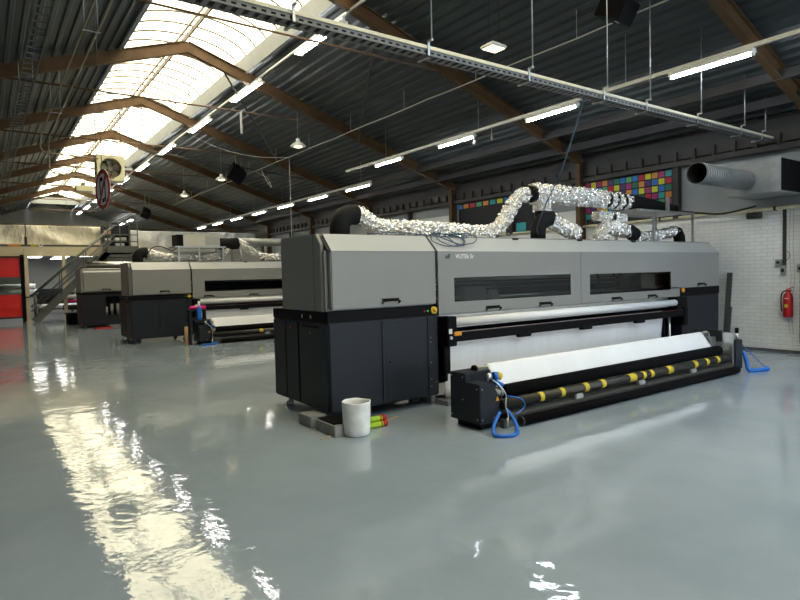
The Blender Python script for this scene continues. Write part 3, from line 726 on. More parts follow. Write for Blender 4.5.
for fx in (.1, 1.8):
    for fy in (.2, 1.2): b.cyl((X3+fx, Y3+fy, 0), (X3+fx, Y3+fy, .09), .04, 12)
b.build('foot', 'galv', pr3)
b = MB(); b.cyl((X3+.25, Y3+.7, 2.28), (X3+3.2, Y3+.7, 2.28), .09, 14); tag(b.build('foil_duct', 'foil'), 'straight silver duct lying above the furthest printer', 'duct')
b = MB(); b.box(X3+.1, X3+3.2, Y3+.6, Y3+.8, 2.10, 2.18); tag(b.build('duct_rack', 'steel_dark'), 'low dark rack under the straight duct on the furthest printer', 'rack')
b = MB(); b.box(3.15, 3.7, 22.6, 23.1, 0, .02); tag(b.build('floor_mat', 'red'), 'small red mat on the floor in front of the furthest printer', 'mat')

# ------------------------------------------------------------------ take-up unit
def takeup(DX, DY, label, tapes, full=True):
    T = lambda x, y, z: (x+DX, y+DY, z)
    r = thing('take_up_unit', label, 'roller unit', T(4.1, 4.3, 0), 'low take-up units in front of the printers')
    def bx(b, x0, x1, y0, y1, z0, z1, bv=0): b.box(x0+DX, x1+DX, y0+DY, y1+DY, z0, z1, bv)
    # left drive box: stepped top, chamfered front
    b = MB()
    b.prism([(4.12+DX, .07), (4.34+DX, .07), (4.42+DX, .30), (4.30+DX, .49), (4.12+DX, .49)], 'y', 4.40+DY, 4.64+DY, .006)
    bx(b, 4.12, 4.50, 4.62, 4.87, .07, .58, .008)
    db = b.build('drive_box', 'pl_dark', r)
    b = MB()
    for y, z in ((4.84, .54), (4.66, .54), (4.84, .12), (4.44, .12), (4.44, .44), (4.66, .30)): b.cyl(T(4.122, y, z), T(4.112, y, z), .006, 6)
    for x, z in ((4.15, .12), (4.32, .12), (4.15, .44)): b.cyl(T(x, 4.402, z), T(x, 4.392, z), .006, 6)
    b.build('screws', 'grey_pl', db)
    b = MB(); bx(b, 4.18, 4.42, 4.46, 4.82, 0, .07); b.build('base', 'pl_black', r)
    b = MB(); b.cyl(T(4.36, 4.395, .31), T(4.36, 4.388, .31), .03, 3); b.build('warning_label', 'orange', db)
    # pressure gauge and regulator
    b = MB(); b.lathe([(0, -.03), (.028, -.028), (.034, -.02), (.034, .01), (0, .012)], T(4.30, 4.45, .555), 18, 'y'); b.cyl(T(4.30, 4.47, .49), T(4.30, 4.47, .54), .012, 8); g = b.build('pressure_gauge', 'alu', r)
    b = MB(); b.cyl(T(4.46, 4.50, .535), T(4.51, 4.49, .525), .042, 16); b.build('regulator', 'yellow', r)
    b = MB(); b.cyl(T(4.42, 4.51, .53), T(4.46, 4.50, .535), .046, 16); b.cyl(T(4.44, 4.5, .47), T(4.54, 4.5, .42), .03, 10); b.build('regulator_collar', 'blue', r)
    b = MB(); b.tube(smooth([T(4.32, 4.42, .52), T(4.38, 4.38, .46), T(4.44, 4.36, .38), T(4.46, 4.36, .33)], 4), .008, 8); b.build('air_fitting', 'alu', r)
    b = MB(); b.tube(smooth([T(4.46, 4.36, .33), T(4.42, 4.33, .24), T(4.42, 4.30, .16), T(4.40, 4.28, .10)], 4), .008, 8); b.cyl(T(4.40, 4.29, .03), T(4.40, 4.29, .12), .014, 10); b.build('air_valve', 'galv', r)
    # guide roller carrying the media
    b = MB(); b.cyl(T(4.36, 4.72, .580), T(9.35, 4.72, .580), .036, 20); b.build('guide_roller', 'alu', r)
    b = MB(); b.cyl(T(4.33, 4.72, .595), T(4.36, 4.72, .595), .042, 20); b.build('roller_cap', 'pl_black', r)
    # media
    b = MB(); n = 60; prof = ((5.30, .06), (5.0, .10), (4.80, .36), (4.765, .59), (4.745, .628), (4.715, .632), (4.69, .61), (4.64, .52), (4.585, .42), (4.56, .385)); g = []
    for i in range(n+1):
        t = i/n; x = 4.52 + t*(9.14-4.52); c = []
        for y, z in prof:
            dxe = (.0 + .30*(1-(z/.635)) if t > .98 else 0)*.6
            c.append(b.b.verts.new(T(x+dxe, y + .006*noise.noise(Vector((x*2.2, y*2, 0))), z + .004*noise.noise(Vector((x*3, z*3, 4))))))
        g.append(c)
    for i in range(n):
        for k in range(len(prof)-1): b._f([g[i][k], g[i+1][k], g[i+1][k+1], g[i][k+1]]).smooth = True
    o = b.build('media', 'media', r); md = o.modifiers.new('s', 'SOLIDIFY'); md.thickness = .003; md.offset = -1
    # black wound roll
    b = MB(); b.cyl(T(4.56, 4.52, .345), T(9.30, 4.52, .345), .075, 28); rr = b.build('wound_roll', 'roll_black', r)
    b = MB(); b.cyl(T(4.44, 4.52, .345), T(4.57, 4.52, .345), .045, 18); b.cyl(T(4.50, 4.52, .345), T(4.53, 4.52, .345), .06, 18); b.cyl(T(9.30, 4.52, .345), T(9.40, 4.52, .345), .05, 18); b.build('chuck', 'galv_dull', rr)
    # taped shaft
    b = MB(); b.cyl(T(4.44, 4.42, .235), T(9.42, 4.42, .235), .052, 22); sh = b.build('air_shaft', 'shaft', r)
    for xx, ww in tapes:
        b = MB(); b.cyl(T(xx-ww/2, 4.42, .235), T(xx+ww/2, 4.42, .235), .055, 22); b.build('tape_band', 'yellow', sh)
    for xx in ((5.65, 6.93, 8.22) if full else (5.9,)):
        b = MB(); bx(b, xx-.07, xx+.07, 4.325, 4.375, .14, .20, .012); b.build('sensor', 'alu', r)
    # ribbed rail
    b = MB(); bx(b, 4.46, 9.42, 4.345, 4.5, .03, .13)
    for y in (4.35, 4.385, 4.42, 4.455): bx(b, 4.46, 9.42, y, y+.014, .13, .142)
    for z in (.115,): bx(b, 4.46, 9.42, 4.335, 4.345, z, z+.012)
    b.build('rail', 'rail', r)
    # floor roller
    b = MB(); b.cyl(T(4.62, 4.29, .056), T(9.42, 4.29, .056), .052, 24); b.build('floor_roller', 'roll_black', r)
    b = MB(); b.pipe(T(4.595, 4.29, .056), T(4.622, 4.29, .056), .051, .034); b.cyl(T(4.612, 4.29, .056), T(4.616, 4.29, .056), .033, 16); b.build('tube_end', 'shaft', r)
    b = MB(); bx(b, 4.40, 4.60, 4.34, 4.40, .0, .09); bx(b, 4.46, 4.52, 4.30, 4.40, .09, .16); b.build('end_bracket', 'stair_grey', r)
    if full:
        b = MB(); bx(b, 9.42, 9.46, 4.36, 4.95, .03, .62, .004); bx(b, 9.22, 9.42, 4.60, 4.66, .42, .55, .01); b.build('end_plate', 'alu', r)
        b = MB(); b.prism([(9.46+DX, .04), (9.70+DX, .04), (9.70+DX, .50), (9.46+DX, .50)], 'y', 4.34+DY, 4.90+DY, .01); eb = b.build('end_box', 'pl_dark', r)
        b = MB(); bx(b, 9.385, 9.418, 4.52, 4.96, .47, .65, .005); b.build('bearing_plate', 'pl_dark', r)
        b = MB(); b.pipe(T(9.36, 4.76, .56), T(9.386, 4.76, .56), .068, .03); b.cyl(T(9.372, 4.76, .56), T(9.386, 4.76, .56), .03, 14); b.build('bearing', 'white_pl', r)
        b = MB(); b.cyl(T(9.64, 4.4, .50), T(9.64, 4.4, .60), .02, 10); b.build('valve', 'alu', eb); b = MB(); b.cyl(T(9.64, 4.4, .60), T(9.64, 4.4, .68), .028, 12); b.build('valve_knob', 'pl_black', eb)
    else:
        b = MB(); bx(b, 9.42, 9.70, 4.34, 4.9, .04, .6, .01); b.build('end_box', 'pl_dark', r)
    return r
tapes1 = [(5.05, .07), (5.41, .07), (5.85, .08), (6.18, .08), (6.80, .15), (7.06, .07), (7.24, .07), (7.69, .13), (8.37, .09), (8.70, .08), (9.02, .09)]
takeup(0, 0, 'take-up unit with yellow taped shaft and white media in front of the nearest printer', tapes1)
takeup(.27, 10.45, 'take-up unit with white media in front of the middle distance printer', [(5.75, .1), (6.45, .1)], False)

def hose(pts, r, name, m, label, cat, n=8):
    b = MB(); b.tube(smooth(pts, 8), r, n); return tag(b.build(name, m, None), label, cat)
# blue coiled hoses
h1 = [(4.44, 4.34, .20), (4.46, 4.27, .12), (4.41, 4.16, .035), (4.26, 4.06, .022), (4.12, 4.12, .022), (4.11, 4.2, .03), (4.20, 4.28, .09), (4.33, 4.33, .19)]
def coil(pts, r, label):
    b = MB(); P = smooth(pts, 22); b.tube(P, r, 10, rs=[r*(1 + .10*math.sin(i*2.2)) for i in range(len(P))]); return tag(b.build('air_hose', 'blue'), label, 'hose')
coil(h1, .019, 'coiled blue air hose looped on the floor at the near end of the take-up unit')
hose([(4.45, 4.36, .34), (4.60, 4.28, .30), (4.62, 4.25, .22), (4.50, 4.26, .15)], .006, 'air_line', 'blue', 'thin blue air line hanging by the drive box above the coiled hose', 'hose')
coil([(9.76, 4.36, .30), (9.74, 4.30, .15), (9.66, 4.23, .03), (9.74, 4.17, .024), (9.92, 4.11, .024), (10.02, 4.11, .024)], .03, 'coiled blue air hose on the floor at the far end of the take-up unit')
hose([(9.72, 4.36, .42), (9.78, 4.28, .30), (9.92, 4.17, .12), (10.0, 4.12, .035)], .006, 'air_line', 'blue', 'thin blue air line slanting down to the far coiled hose', 'hose')
coil([(4.44, 14.62, .025), (4.4, 14.60, .022), (4.65, 14.64, .022), (4.78, 14.70, .03)], .022, 'blue hose lying at the foot of the second printer take-up unit')

# bucket and bits at the near printer's foot
b = MB(); b.lathe([(.0, .004), (.125, .004), (.138, .02), (.143, .1), (.148, .335), (.150, .35), (.143, .35), (.138, .33), (.133, .1), (.125, .02), (0, .015)], (3.10, 5.17, 0), 40)
for v in b.b.verts:
    v.co.x += .004*noise.noise(v.co*9); v.co.y += .006*noise.noise(v.co*7+Vector((3, 1, 2))); v.co.z += .008*noise.noise(Vector((v.co.x*14, v.co.y*14, 1)))*(v.co.z > .3)
tag(b.build('bucket', 'bucket', origin=(3.10, 5.17, 0)), 'dirty white plastic bucket on the floor under the near printer corner', 'bucket')
b = MB(); b.box(2.84, 3.04, 5.70, 6.0, .0, .12, .006); tag(b.build('support_block', 'concrete'), 'short grey concrete block under the printer foot, left of the long one', 'block')
t = thing('weigh_pad', 'long grey block with black top lying beside the bucket', 'block', (3.0, 5.5, 0))
b = MB(); b.box(2.86, 3.06, 5.20, 5.62, 0, .115, .005); b.build('body', 'concrete', t); b = MB(); b.box(2.88, 3.3, 5.26, 5.62, .115, .128, .004); b.build('top_mat', 'pl_black', t)
for k, (x, y, z, lb) in enumerate(((3.43, 5.26, .032, 'lower green and red bottle lying right of the bucket, at the front'), (3.46, 5.33, .032, 'lower green and red bottle lying right of the bucket, at the back'), (3.44, 5.295, .088, 'green and red bottle lying on top of the other two beside the bucket'))):
    t = thing('spray_bottle', lb, 'bottle', (x, y, z), 'green and red bottles beside the bucket')
    b = MB(); b.cyl((x-.14, y, z), (x+.05, y, z), .03, 16); b.build('body', 'green_y', t)
    b = MB(); b.cyl((x+.05, y, z), (x+.10, y, z), .032, 16); b.cyl((x+.02, y, z), (x+.035, y, z), .031, 16); b.build('cap', 'red', t)
b = MB(); b.box(3.45, 3.75, 5.66, 5.67, 0, .008); b.beam((2.72, 5.24, .004), (2.90, 5.30, .004), .02, .006); b.beam((3.55, 5.40, .004), (3.85, 5.50, .004), .03, .006)
tag(b.build('wood_splinter', 'cardboard'), 'thin brown strips lying on the floor around the bucket', 'scrap')

# second printer clutter
b = MB(); b.cyl((4.26, 15.15, .92), (4.66, 15.15, .92), .05, 16); tag(b.build('film_roll', 'pink'), 'magenta roll lying on top of the black stand at the second printer', 'roll')
t = thing('tool_stand', 'small charcoal stand under the magenta roll at the second printer', 'stand', (4.45, 15.1, 0))
b = MB(); b.box(4.22, 4.26, 15.05, 15.25, 0, .87); b.box(4.60, 4.64, 15.05, 15.25, 0, .87); b.box(4.22, 4.64, 15.05, 15.25, .62, .66); b.box(4.22, 4.64, 15.07, 15.23, .84, .87); b.build('frame', 'pl_dark', t)
t = thing('spray_bottle', 'blue bottle with white cap standing in front of the magenta roll', 'bottle', (4.45, 15.0, .58))
b = MB(); b.box(4.32, 4.58, 14.92, 15.10, .55, .62); b.build('tray', 'pl_dark', t)
b = MB(); b.lathe([(0, .62), (.055, .62), (.06, .64), (.06, .88), (.03, .96), (0, .97)], (4.45, 15.0, 0), 16); b.build('body', 'blue', t)
b = MB(); b.lathe([(0, .965), (.03, .965), (.035, 1.0), (.03, 1.08), (0, 1.1)], (4.45, 15.0, 0), 12); b.build('cap', 'white_pl', t)
b = MB(); b.cyl((4.14, 15.1, 0), (4.14, 15.1, .46), .045, 14); tag(b.build('cardboard_tube', 'cardboard'), 'brown cardboard tube standing upright left of the charcoal stand', 'tube')

# ------------------------------------------------------------------ ducts over the near printer
YD = 6.35
def elbow_up(root, x, z0, r, name='elbow', m='matte_black', rb=.24, y=YD):
    """rises from z0 and bends toward +X"""
    pts = [(x, y, z0)] + [(x + rb - rb*math.cos(a), y, z0+.10 + rb*math.sin(a)) for a in [math.radians(q) for q in range(0, 91, 10)]] + [(x+rb+.06, y, z0+.10+rb)]
    b = MB(); rs = [r*(1+.02*(i % 2)) for i in range(len(pts))]; b.tube(pts, r, 22, rs=rs); return b.build(name, m, root)
def foil_tube(root, pts, r, name, n=10, nn=26, seed=0., var=.06):
    n = n*3; nn = nn + 18
    P = smooth(pts, n); b = MB(); rs = [r*(1+var*noise.noise(Vector((i*.35, seed, 0)))) for i in range(len(P))]
    b.tube(P, r, nn, rs=rs, disp=.036, seed=seed)
    for f in b.b.faces: f.smooth = False
    return b.build(name, 'foil', root)
t = thing('exhaust_duct', 'long crinkled silver exhaust duct lying on top of the nearest printer, rising to a tee', 'duct', (3.6, YD, 2.13))
elbow_up(t, 3.64, 2.13, .125, rb=.18)
foil_tube(t, [(3.84, YD, 2.42), (3.98, YD-.02, 2.37), (4.2, YD, 2.27), (4.7, YD, 2.255), (5.3, YD, 2.25), (5.9, YD, 2.23), (6.25, YD, 2.25), (6.45, YD, 2.36), (6.65, YD, 2.60), (6.85, YD, 2.80), (7.08, YD, 2.86)], .105, 'foil_tube', 12, 26, 1)
b = MB(); b.tube([(7.02, YD, 2.86), (7.16, YD, 2.87)], .13, 24); b.build('collar', 'pl_black', t)
foil_tube(t, [(7.14, YD, 2.87), (7.4, YD, 2.88), (7.62, YD, 2.88)], .155, 'tee', 10, 28, 2, .03)
foil_tube(t, [(7.38, YD, 2.86), (7.38, YD, 2.72), (7.38, YD, 2.60)], .135, 'tee_branch', 8, 26, 3, .02)
b = MB(); b.cyl((7.38, YD, 2.60), (7.38, YD, 2.52), .12, 22); b.build('collar', 'pl_black', t)
foil_tube(t, [(7.60, YD, 2.88), (8.2, YD, 2.89), (8.8, YD, 2.89), (9.0, YD, 2.88)], .15, 'foil_tube', 10, 28, 4, .03)
x = 9.0
for k in range(3):
    b = MB(); b.cyl((x, YD, 2.88), (x+.07, YD, 2.875), .152, 22); b.build('collar', 'pl_black', t)
    foil_tube(t, [(x+.05, YD, 2.875), (x+.14, YD, 2.87), (x+.24, YD, 2.865)], .142, 'foil_ring', 4, 26, 5+k, .02); x += .23
b = MB(); b.tube([(9.66, YD, 2.86), (9.8, YD, 2.86), (11.3, YD, 2.80)], .15, 22, rs=[.15, .16, .10]); b.build('reducer', 'matte_black', t)
t = thing('exhaust_branch', 'short black elbow with silver duct below the tee on the nearest printer', 'duct', (7.1, YD, 2.13))
elbow_up(t, 7.02, 2.13, .115, rb=.24, y=YD-.22)
foil_tube(t, [(7.28, YD-.22, 2.44), (7.5, YD-.22, 2.38), (7.75, YD-.22, 2.29), (7.95, YD-.22, 2.26)], .115, 'foil_tube', 8, 24, 9)
t = thing('exhaust_duct', 'bulging silver elbow duct under the ring collars with black sleeve, right of centre', 'duct', (9.0, YD, 2.13))
foil_tube(t, [(8.75, YD, 2.58), (9.0, YD, 2.59), (9.2, YD, 2.58)], .085, 'foil_tube', 6, 22, 12, .04)
b = MB(); b.cyl((9.16, YD, 2.58), (9.25, YD, 2.58), .09, 18); b.build('collar', 'pl_black', t)
foil_tube(t, [(9.23, YD, 2.58), (9.4, YD, 2.58), (9.6, YD, 2.57)], .085, 'foil_tube', 6, 22, 13, .04)
foil_tube(t, [(8.85, YD-.05, 2.16), (8.86, YD-.05, 2.28), (8.98, YD-.05, 2.37), (9.2, YD-.05, 2.38), (9.6, YD-.05, 2.34)], .125, 'foil_elbow', 8, 26, 14, .05)
b = MB(); b.tube([(9.56, YD-.05, 2.35), (9.7, YD-.05, 2.33), (9.85, YD-.05, 2.27)], .13, 22); b.build('sleeve', 'matte_black', t)
b = MB(); b.cyl((9.0, YD, 2.13), (9.0, YD, 2.52), .02, 8); b.build('strut', 'galv', t)
t = thing('exhaust_duct', 'thin silver duct with a black end lying under the metal frame on the printer', 'duct', (10.6, YD, 2.13))
foil_tube(t, [(9.86, YD, 2.25), (10.3, YD, 2.24), (10.8, YD, 2.30), (11.3, YD, 2.38)], .095, 'foil_tube', 8, 22, 16, .05)
b = MB(); b.tube([(11.28, YD, 2.375), (11.4, YD, 2.36), (11.48, YD, 2.26), (11.5, YD, 2.13)], .11, 20); b.build('sleeve', 'matte_black', t)
t = thing('equipment_frame', 'light metal table frame standing on the right end of the nearest printer', 'frame', (10.5, YD, 2.13))
b = MB(); b.box(9.45, 11.3, YD-.42, YD-.37, 2.66, 2.70); b.box(9.45, 11.3, YD+.35, YD+.40, 2.66, 2.70); b.box(9.45, 11.3, YD-.37, YD+.35, 2.69, 2.705); b.build('top', 'galv', t)
for x in (9.9, 11.25):
    for y in (-.40, .37):
        b = MB(); b.box(x-.02, x+.02, YD+y-.02, YD+y+.02, 2.13, 2.66); b.build('leg', 'galv', t)
b = MB(); b.box(10.35, 10.40, YD-.42, YD-.37, 2.70, 2.95); b.build('bracket', 'alu', t)
b = MB(); b.box(10.75, 11.0, YD-.1, YD+.1, 2.705, 2.78, .01); b.cyl((11.2, YD-.1, 2.705), (11.2, YD-.1, 2.86), .03, 10); b.cyl((10.6, YD-.1, 2.74), (11.2, YD-.1, 2.82), .02, 8); tag(b.build('pump', 'pl_black'), 'small black pump and fittings on the metal frame', 'pump')
hose([(10.9, YD+.1, 2.77), (11.5, YD+.2, 2.82), (11.9, YD, 2.78), (12.05, 5.8, 2.70), (12.15, 5.2, 2.79)], .02, 'cable_bundle', 'cable_black', 'black cable bundle sagging from the metal frame toward the brick wall', 'cable')
# loose blue cable on the hood
cb = []
for k in range(70):
    a = k*.42; R = .24 + .07*math.sin(k*.9)
    cb.append((5.02 + R*1.3*math.cos(a), 5.80 + .09*math.sin(a*1.13) + .02*math.sin(k), 2.08 + .075*math.sin(a+.4*math.sin(k*.3)) + .01*math.sin(k*1.7)))
b = MB()
pts = [(3.9, 6.1, 2.16), (4.3, 5.98, 2.17), (4.55, 5.92, 2.15)]
for k in range(46):
    a = k*.62; R = .24 + .12*math.sin(k*.77); x = 5.0 + .12*math.sin(k*.23) + R*math.cos(a)
    q = .5 + .5*math.sin(a + .35*math.sin(k*.31)); yy = 5.71 + q*.26; zz = min(2.15, 1.965 + (yy-5.69)*.95) + .008 + .008*(k % 3)
    pts.append((x, yy, zz))
b.tube(smooth(pts, 5), .0065, 7); tag(b.build('cable_coil', 'blue_cable'), 'tangled blue grey cable coil draped over the front edge of the nearest printer', 'cable')
hose([(6.70, 5.0, 4.0), (6.68, 5.1, 3.7), (6.66, 5.35, 3.1), (6.70, 5.7, 2.6), (6.80, 5.95, 2.3), (6.95, 6.05, 2.2)], .009, 'cable', 'blue_cable', 'blue grey cable dropping from the cable tray to the printer', 'cable')

# ducts above the second printer
YE = Y2+.75
t = thing('exhaust_duct', 'silver duct with a black elbow lying on top of the second printer', 'duct', (3.5, YE, 2.13))
elbow_up(t, 3.46, 2.13, .14, rb=.18, y=YE)
foil_tube(t, [(3.7, YE, 2.41), (3.95, YE, 2.34), (4.3, YE, 2.28), (4.8, YE, 2.27), (5.3, YE, 2.27), (5.7, YE, 2.28)], .10, 'foil_tube', 8, 18, 21)
foil_tube(t, [(5.2, YE, 2.26), (5.5, YE, 2.30), (5.75, YE, 2.36), (5.9, YE, 2.5), (6.0, YE, 2.62)], .11, 'foil_tube', 8, 18, 23)
b = MB(); b.tube([(5.70, YE, 2.66), (6.0, YE, 2.66), (6.25, YE, 2.68)], .17, 20); b.build('black_joint', 'matte_black', t)
foil_tube(t, [(6.22, YE, 2.74), (6.4, YE, 2.66), (6.75, YE, 2.40), (7.15, YE, 2.27), (7.6, YE, 2.26), (9, YE, 2.26)], .11, 'foil_tube', 8, 18, 25)
b = MB(); b.cyl((6.3, YE-.1, 2.13), (6.3, YE-.1, 2.55), .035, 8); b.cyl((6.1, YE+.1, 2.13), (6.1, YE+.1, 2.55), .035, 8); b.build('strut', 'galv', t)
b = MB(); b.cyl((6.8, YE+1.2, 2.80), (12.2, YE+1.2, 2.80), .13, 18); o = b.build('ventilation_pipe', 'galv_dull'); tag(o, 'straight grey ventilation pipe running behind the second printer to the wall', 'duct')
b = MB(); b.box(7.5, 7.55, YE+1.15, YE+1.25, 0, 2.68); b.box(10.5, 10.55, YE+1.15, YE+1.25, 0, 2.68); tag(b.build('pipe_stand', 'steel_dark'), 'dark stands under the grey ventilation pipe behind the second printer', 'stand')
t = thing('equipment_frame', 'thin grey table frame standing on the second printer', 'frame', (5.0, YE, 2.13))
b = MB(); b.box(4.35, 5.75, YE-.4, YE+.3, 2.53, 2.57); b.build('top', 'galv', t)
for x in (4.45, 5.0, 5.68):
    b = MB(); b.box(x-.02, x+.02, YE-.38, YE-.34, 2.13, 2.53); b.build('leg', 'galv', t)
for x in (4.45, 5.68):
    b = MB(); b.box(x-.02, x+.02, YE+.25, YE+.29, 2.13, 2.53); b.build('leg', 'galv', t)
t = thing('air_unit', 'cream box unit with dark end standing on the frame above the second printer', 'unit', (5.0, YE, 2.57))
b = MB(); b.box(4.6, 5.62, YE-.3, YE+.2, 2.57, 2.90, .01); b.build('body', 'fan_cream2', t); b = MB(); b.box(4.42, 4.60, YE-.3, YE+.2, 2.57, 2.89, .008); b.build('filter', 'pl_black', t)
b = MB(); b.box(5.2, 5.6, YE-.305, YE-.30, 2.60, 2.86); b.build('grille', 'grey_pl', t)
hose([(3.6, YE-.3, 2.2), (3.75, YE-.3, 2.5), (4.0, YE-.3, 2.55), (4.3, YE-.3, 2.45), (4.45, YE-.38, 2.58)], .015, 'cable', 'cable_black', 'black cable arching over the silver duct on the second printer', 'cable')

# ------------------------------------------------------------------ right wall furniture
t = thing('air_handling_box', 'large galvanised ventilation box hung on the right wall at top right', 'duct box', (11.8, 4.9, 2.95))
b = MB(); b.box(11.3, XW+.04, 4.44, 5.36, 2.93, 3.52, .008); b.build('body', 'galv_dull', t)
b = MB(); b.box(11.32, XW, 4.425, 4.44, 2.95, 3.5); b.build('end_panel', 'pl_black', t)
t = thing('spiral_duct', 'open ended grey spiral duct sticking out of the ventilation box', 'duct', (10.6, 4.95, 3.25))
b = MB(); xa, xb2 = 9.62, 11.3; b.pipe((xa, 5.02, 3.19), (xb2, 5.02, 3.19), .175, .168, 32); b.build('pipe', 'duct_dark', t); b = MB(); b.pipe((xa+.004, 5.02, 3.19), (xb2, 5.02, 3.19), .1675, .163, 32); b.cyl((xb2-.5, 5.02, 3.19), (xb2-.45, 5.02, 3.19), .163, 32); b.build('shade_lining', 'matte_black', t)  # black lining paints in the shade inside the open duct
b = MB(); pts = []
for k in range(420):
    a = k*2*PI/20; pts.append((xa+.02+(xb2-xa-.04)*k/419, 5.02+.176*math.cos(a), 3.19+.176*math.sin(a)))
b.tube(pts, .0035, 4); b.build('spiral_seam', 'galv', t)
# conduits
b = MB(); b.cyl((XW-.06, -3, 2.72), (XW-.06, 19, 2.72), .032, 12)
b.build('beige_conduit', 'beige_pipe'); o = bpy.data.objects['beige_conduit']; tag(o, 'long beige pipe running along the top of the white brick wall', 'pipe')
for k in range(9):
    y = -2 + k*2.3; b = MB(); b.box(XW-.10, XW, y-.02, y+.02, 2.68, 2.76); b.build('clip', 'steel_dark', o)
b = MB(); b.cyl((XW-.04, 5.15, 2.62), (XW-.04, 5.4, 2.62), .06, 12); tag(b.build('pipe_fitting', 'steel_dark'), 'dark round fitting just under the beige pipe', 'fitting')
b = MB(); b.box(XW-.04, XW, 4.73, 4.78, 1.64, 2.69); tag(b.build('cable_duct', 'steel_dark'), 'black vertical cable duct dropping from the beige pipe to the grey sockets', 'cable duct')
def sock(y, z, w, h, lb, nm='socket_box'):
    t = thing(nm, lb, 'socket', (XW-.03, y, z)); b = MB(); b.box(XW-.06, XW, y-w/2, y+w/2, z-h/2, z+h/2, .008); b.build('body', 'grey_pl', t)
    b = MB(); b.box(XW-.068, XW-.06, y-w/4, y+w/4, z-h/5, z+h/5, .002); b.build('cover', 'pl_dark', t)
sock(4.77, 1.55, .09, .17, 'grey socket box at the foot of the black cable duct'); sock(4.85, 1.70, .11, .12, 'small white switch box left of the grey socket')
sock(4.475, 1.58, .13, .15, 'grey junction box at the right image edge above the dark pipe')
b = MB(); b.tube(smooth([(XW-.04, 4.475, 1.5), (XW-.04, 4.475, .35), (XW-.05, 4.46, .2), (XW-.1, 4.40, .12)], 6), .016, 8); tag(b.build('conduit_pipe', 'steel_dark'), 'thin dark pipe dropping from the junction box beside the extinguisher', 'pipe')
for k, y in enumerate((4.66, 4.60)):
    hose([(XW-.02, y, 2.7), (XW-.025, y+.01, 2.0), (XW-.02, y-.015, 1.4), (XW-.025, y+.03, .9), (XW-.02, y, .35)], .005, 'wall_cable', 'cable_white', 'thin grey cable hanging down the white brick wall, %s' % ('left one' if k == 0 else 'right one'), 'cable')
hose([(XW-.02, 4.76, 1.95), (XW-.03, 4.68, 1.88), (XW-.03, 4.66, 1.82), (XW-.02, 4.74, 1.70)], .005, 'wall_cable', 'cable_black', 'short dark cable loop beside the grey socket', 'cable')
b = MB(); b.box(XW-.10, XW-.04, 4.36, 4.44, 2.72, 3.75)
for k in range(12): b.box(XW-.12, XW-.10, 4.37, 4.43, 2.78+k*.08, 2.81+k*.08)
tag(b.build('cable_riser', 'white_metal'), 'white perforated cable riser at the right edge beside the ventilation box', 'cable tray')
# fire extinguisher
ex, ey = XW-.10, 4.66
t = thing('fire_extinguisher', 'red fire extinguisher hung on the white brick wall', 'fire extinguisher', (ex, ey, .68))
b = MB(); b.lathe([(0, .68), (.075, .68), (.082, .70), (.082, 1.05), (.07, 1.10), (.035, 1.135), (.03, 1.16), (0, 1.16)], (ex, ey, 0), 24); b.build('cylinder', 'red', t)
b = MB(); b.box(ex-.02, ex+.02, ey-.05, ey+.03, 1.16, 1.19); b.beam((ex, ey+.03, 1.19), (ex, ey-.09, 1.24), .02, .012); b.build('handle', 'red', t)
b = MB(); b.tube(smooth([(ex, ey+.03, 1.17), (ex-.01, ey+.10, 1.12), (ex-.01, ey+.115, .95), (ex-.01, ey+.10, .78)], 6), .012, 8); b.build('hose', 'cable_black', t)
b = MB(); b.box(ex-.088, ex-.082, ey-.03, ey+.03, .86, .92, .002); b.build('yellow_label', 'yellow', t)
b = MB(); b.box(ex-.088, ex-.080, ey-.035, ey+.035, 1.02, 1.035); b.build('white_label', 'white_pl', t)
b = MB(); b.box(XW-.03, XW, ey-.03, ey+.03, .9, 1.1); b.build('wall_bracket', 'steel_dark', t)
# leaning boards
for x0, y0, h, w, lb in ((XW-.12, 5.76, 1.52, .10, 'tall narrow grey board leaning on the brick wall behind the printer'), (XW-.22, 5.68, .85, .07, 'short narrow grey board leaning in front of the tall one')):
    b = MB(); b.beam((x0-.06, y0, .0), (x0+.02 + (.06 if h > 1 else .0), y0-.03, h), .03, w, (0, 1, 0)); tag(b.build('leaning_board', 'stair_grey'), lb, 'board')
# colour banners
sq = {'t': (.03, .33, .36), 'm': (.36, .03, .16), 'o': (.62, .24, .04), 'y': (.62, .62, .03), 'r': (.50, .015, .05), 'b': (.02, .18, .52), 'g': (.08, .35, .14), 'd': (.02, .18, .10), 'p': (.07, .03, .14), 'l': (.62, .45, .05), 'k': None}
for k_, c_ in sq.items():
    if c_: M['sq'+k_] = mat('banner square ' + k_, c_, .6)
def banner(y0, y1, z0, z1, label, rows, pitch, s, ztop, ystart):
    b = MB(); b.mi = 0; b.box(XW-.02, XW+.045, y0, y1, z0, z1); keys = [k for k in sq if sq[k]]
    for ri, row in enumerate(rows):
        for ci, ch in enumerate(row):
            if ch == 'k': continue
            b.mi = 1+keys.index(ch); ya = ystart + ci*pitch; zt = ztop - ri*.152
            b.box(XW-.023, XW-.02, ya, ya+s, zt-.125, zt)
    tag(b.build('wall_banner', ['banner'] + ['sq'+k for k in keys]), label, 'banner')
rows = ['tmoyrbgbdpomym', 'rybpodmpyrgbmo', 'dbymybopybrgmb', 'otmrdpbyomgbto', 'mgbypromgbyopm', 'bkokgkmkrkbkot']
banner(6.88, 9.16, 2.74, 3.80, 'black banner with five rows of bright colour squares on the right wall', rows[:6], .160, .137, 3.77, 6.96)
banner(10.9, 13.92, 2.74, 3.80, 'black banner with one row of colour squares behind the silver duct', ['ppbytogrob', 'k'], .29, .22, 3.76, 11.15)
b = MB(); b.box(XW-.03, XW+.05, 11.15, 11.5, 2.75, 3.0); tag(b.build('colour_square', 'sqt'), 'teal square low on the black banner behind the silver duct', 'square')
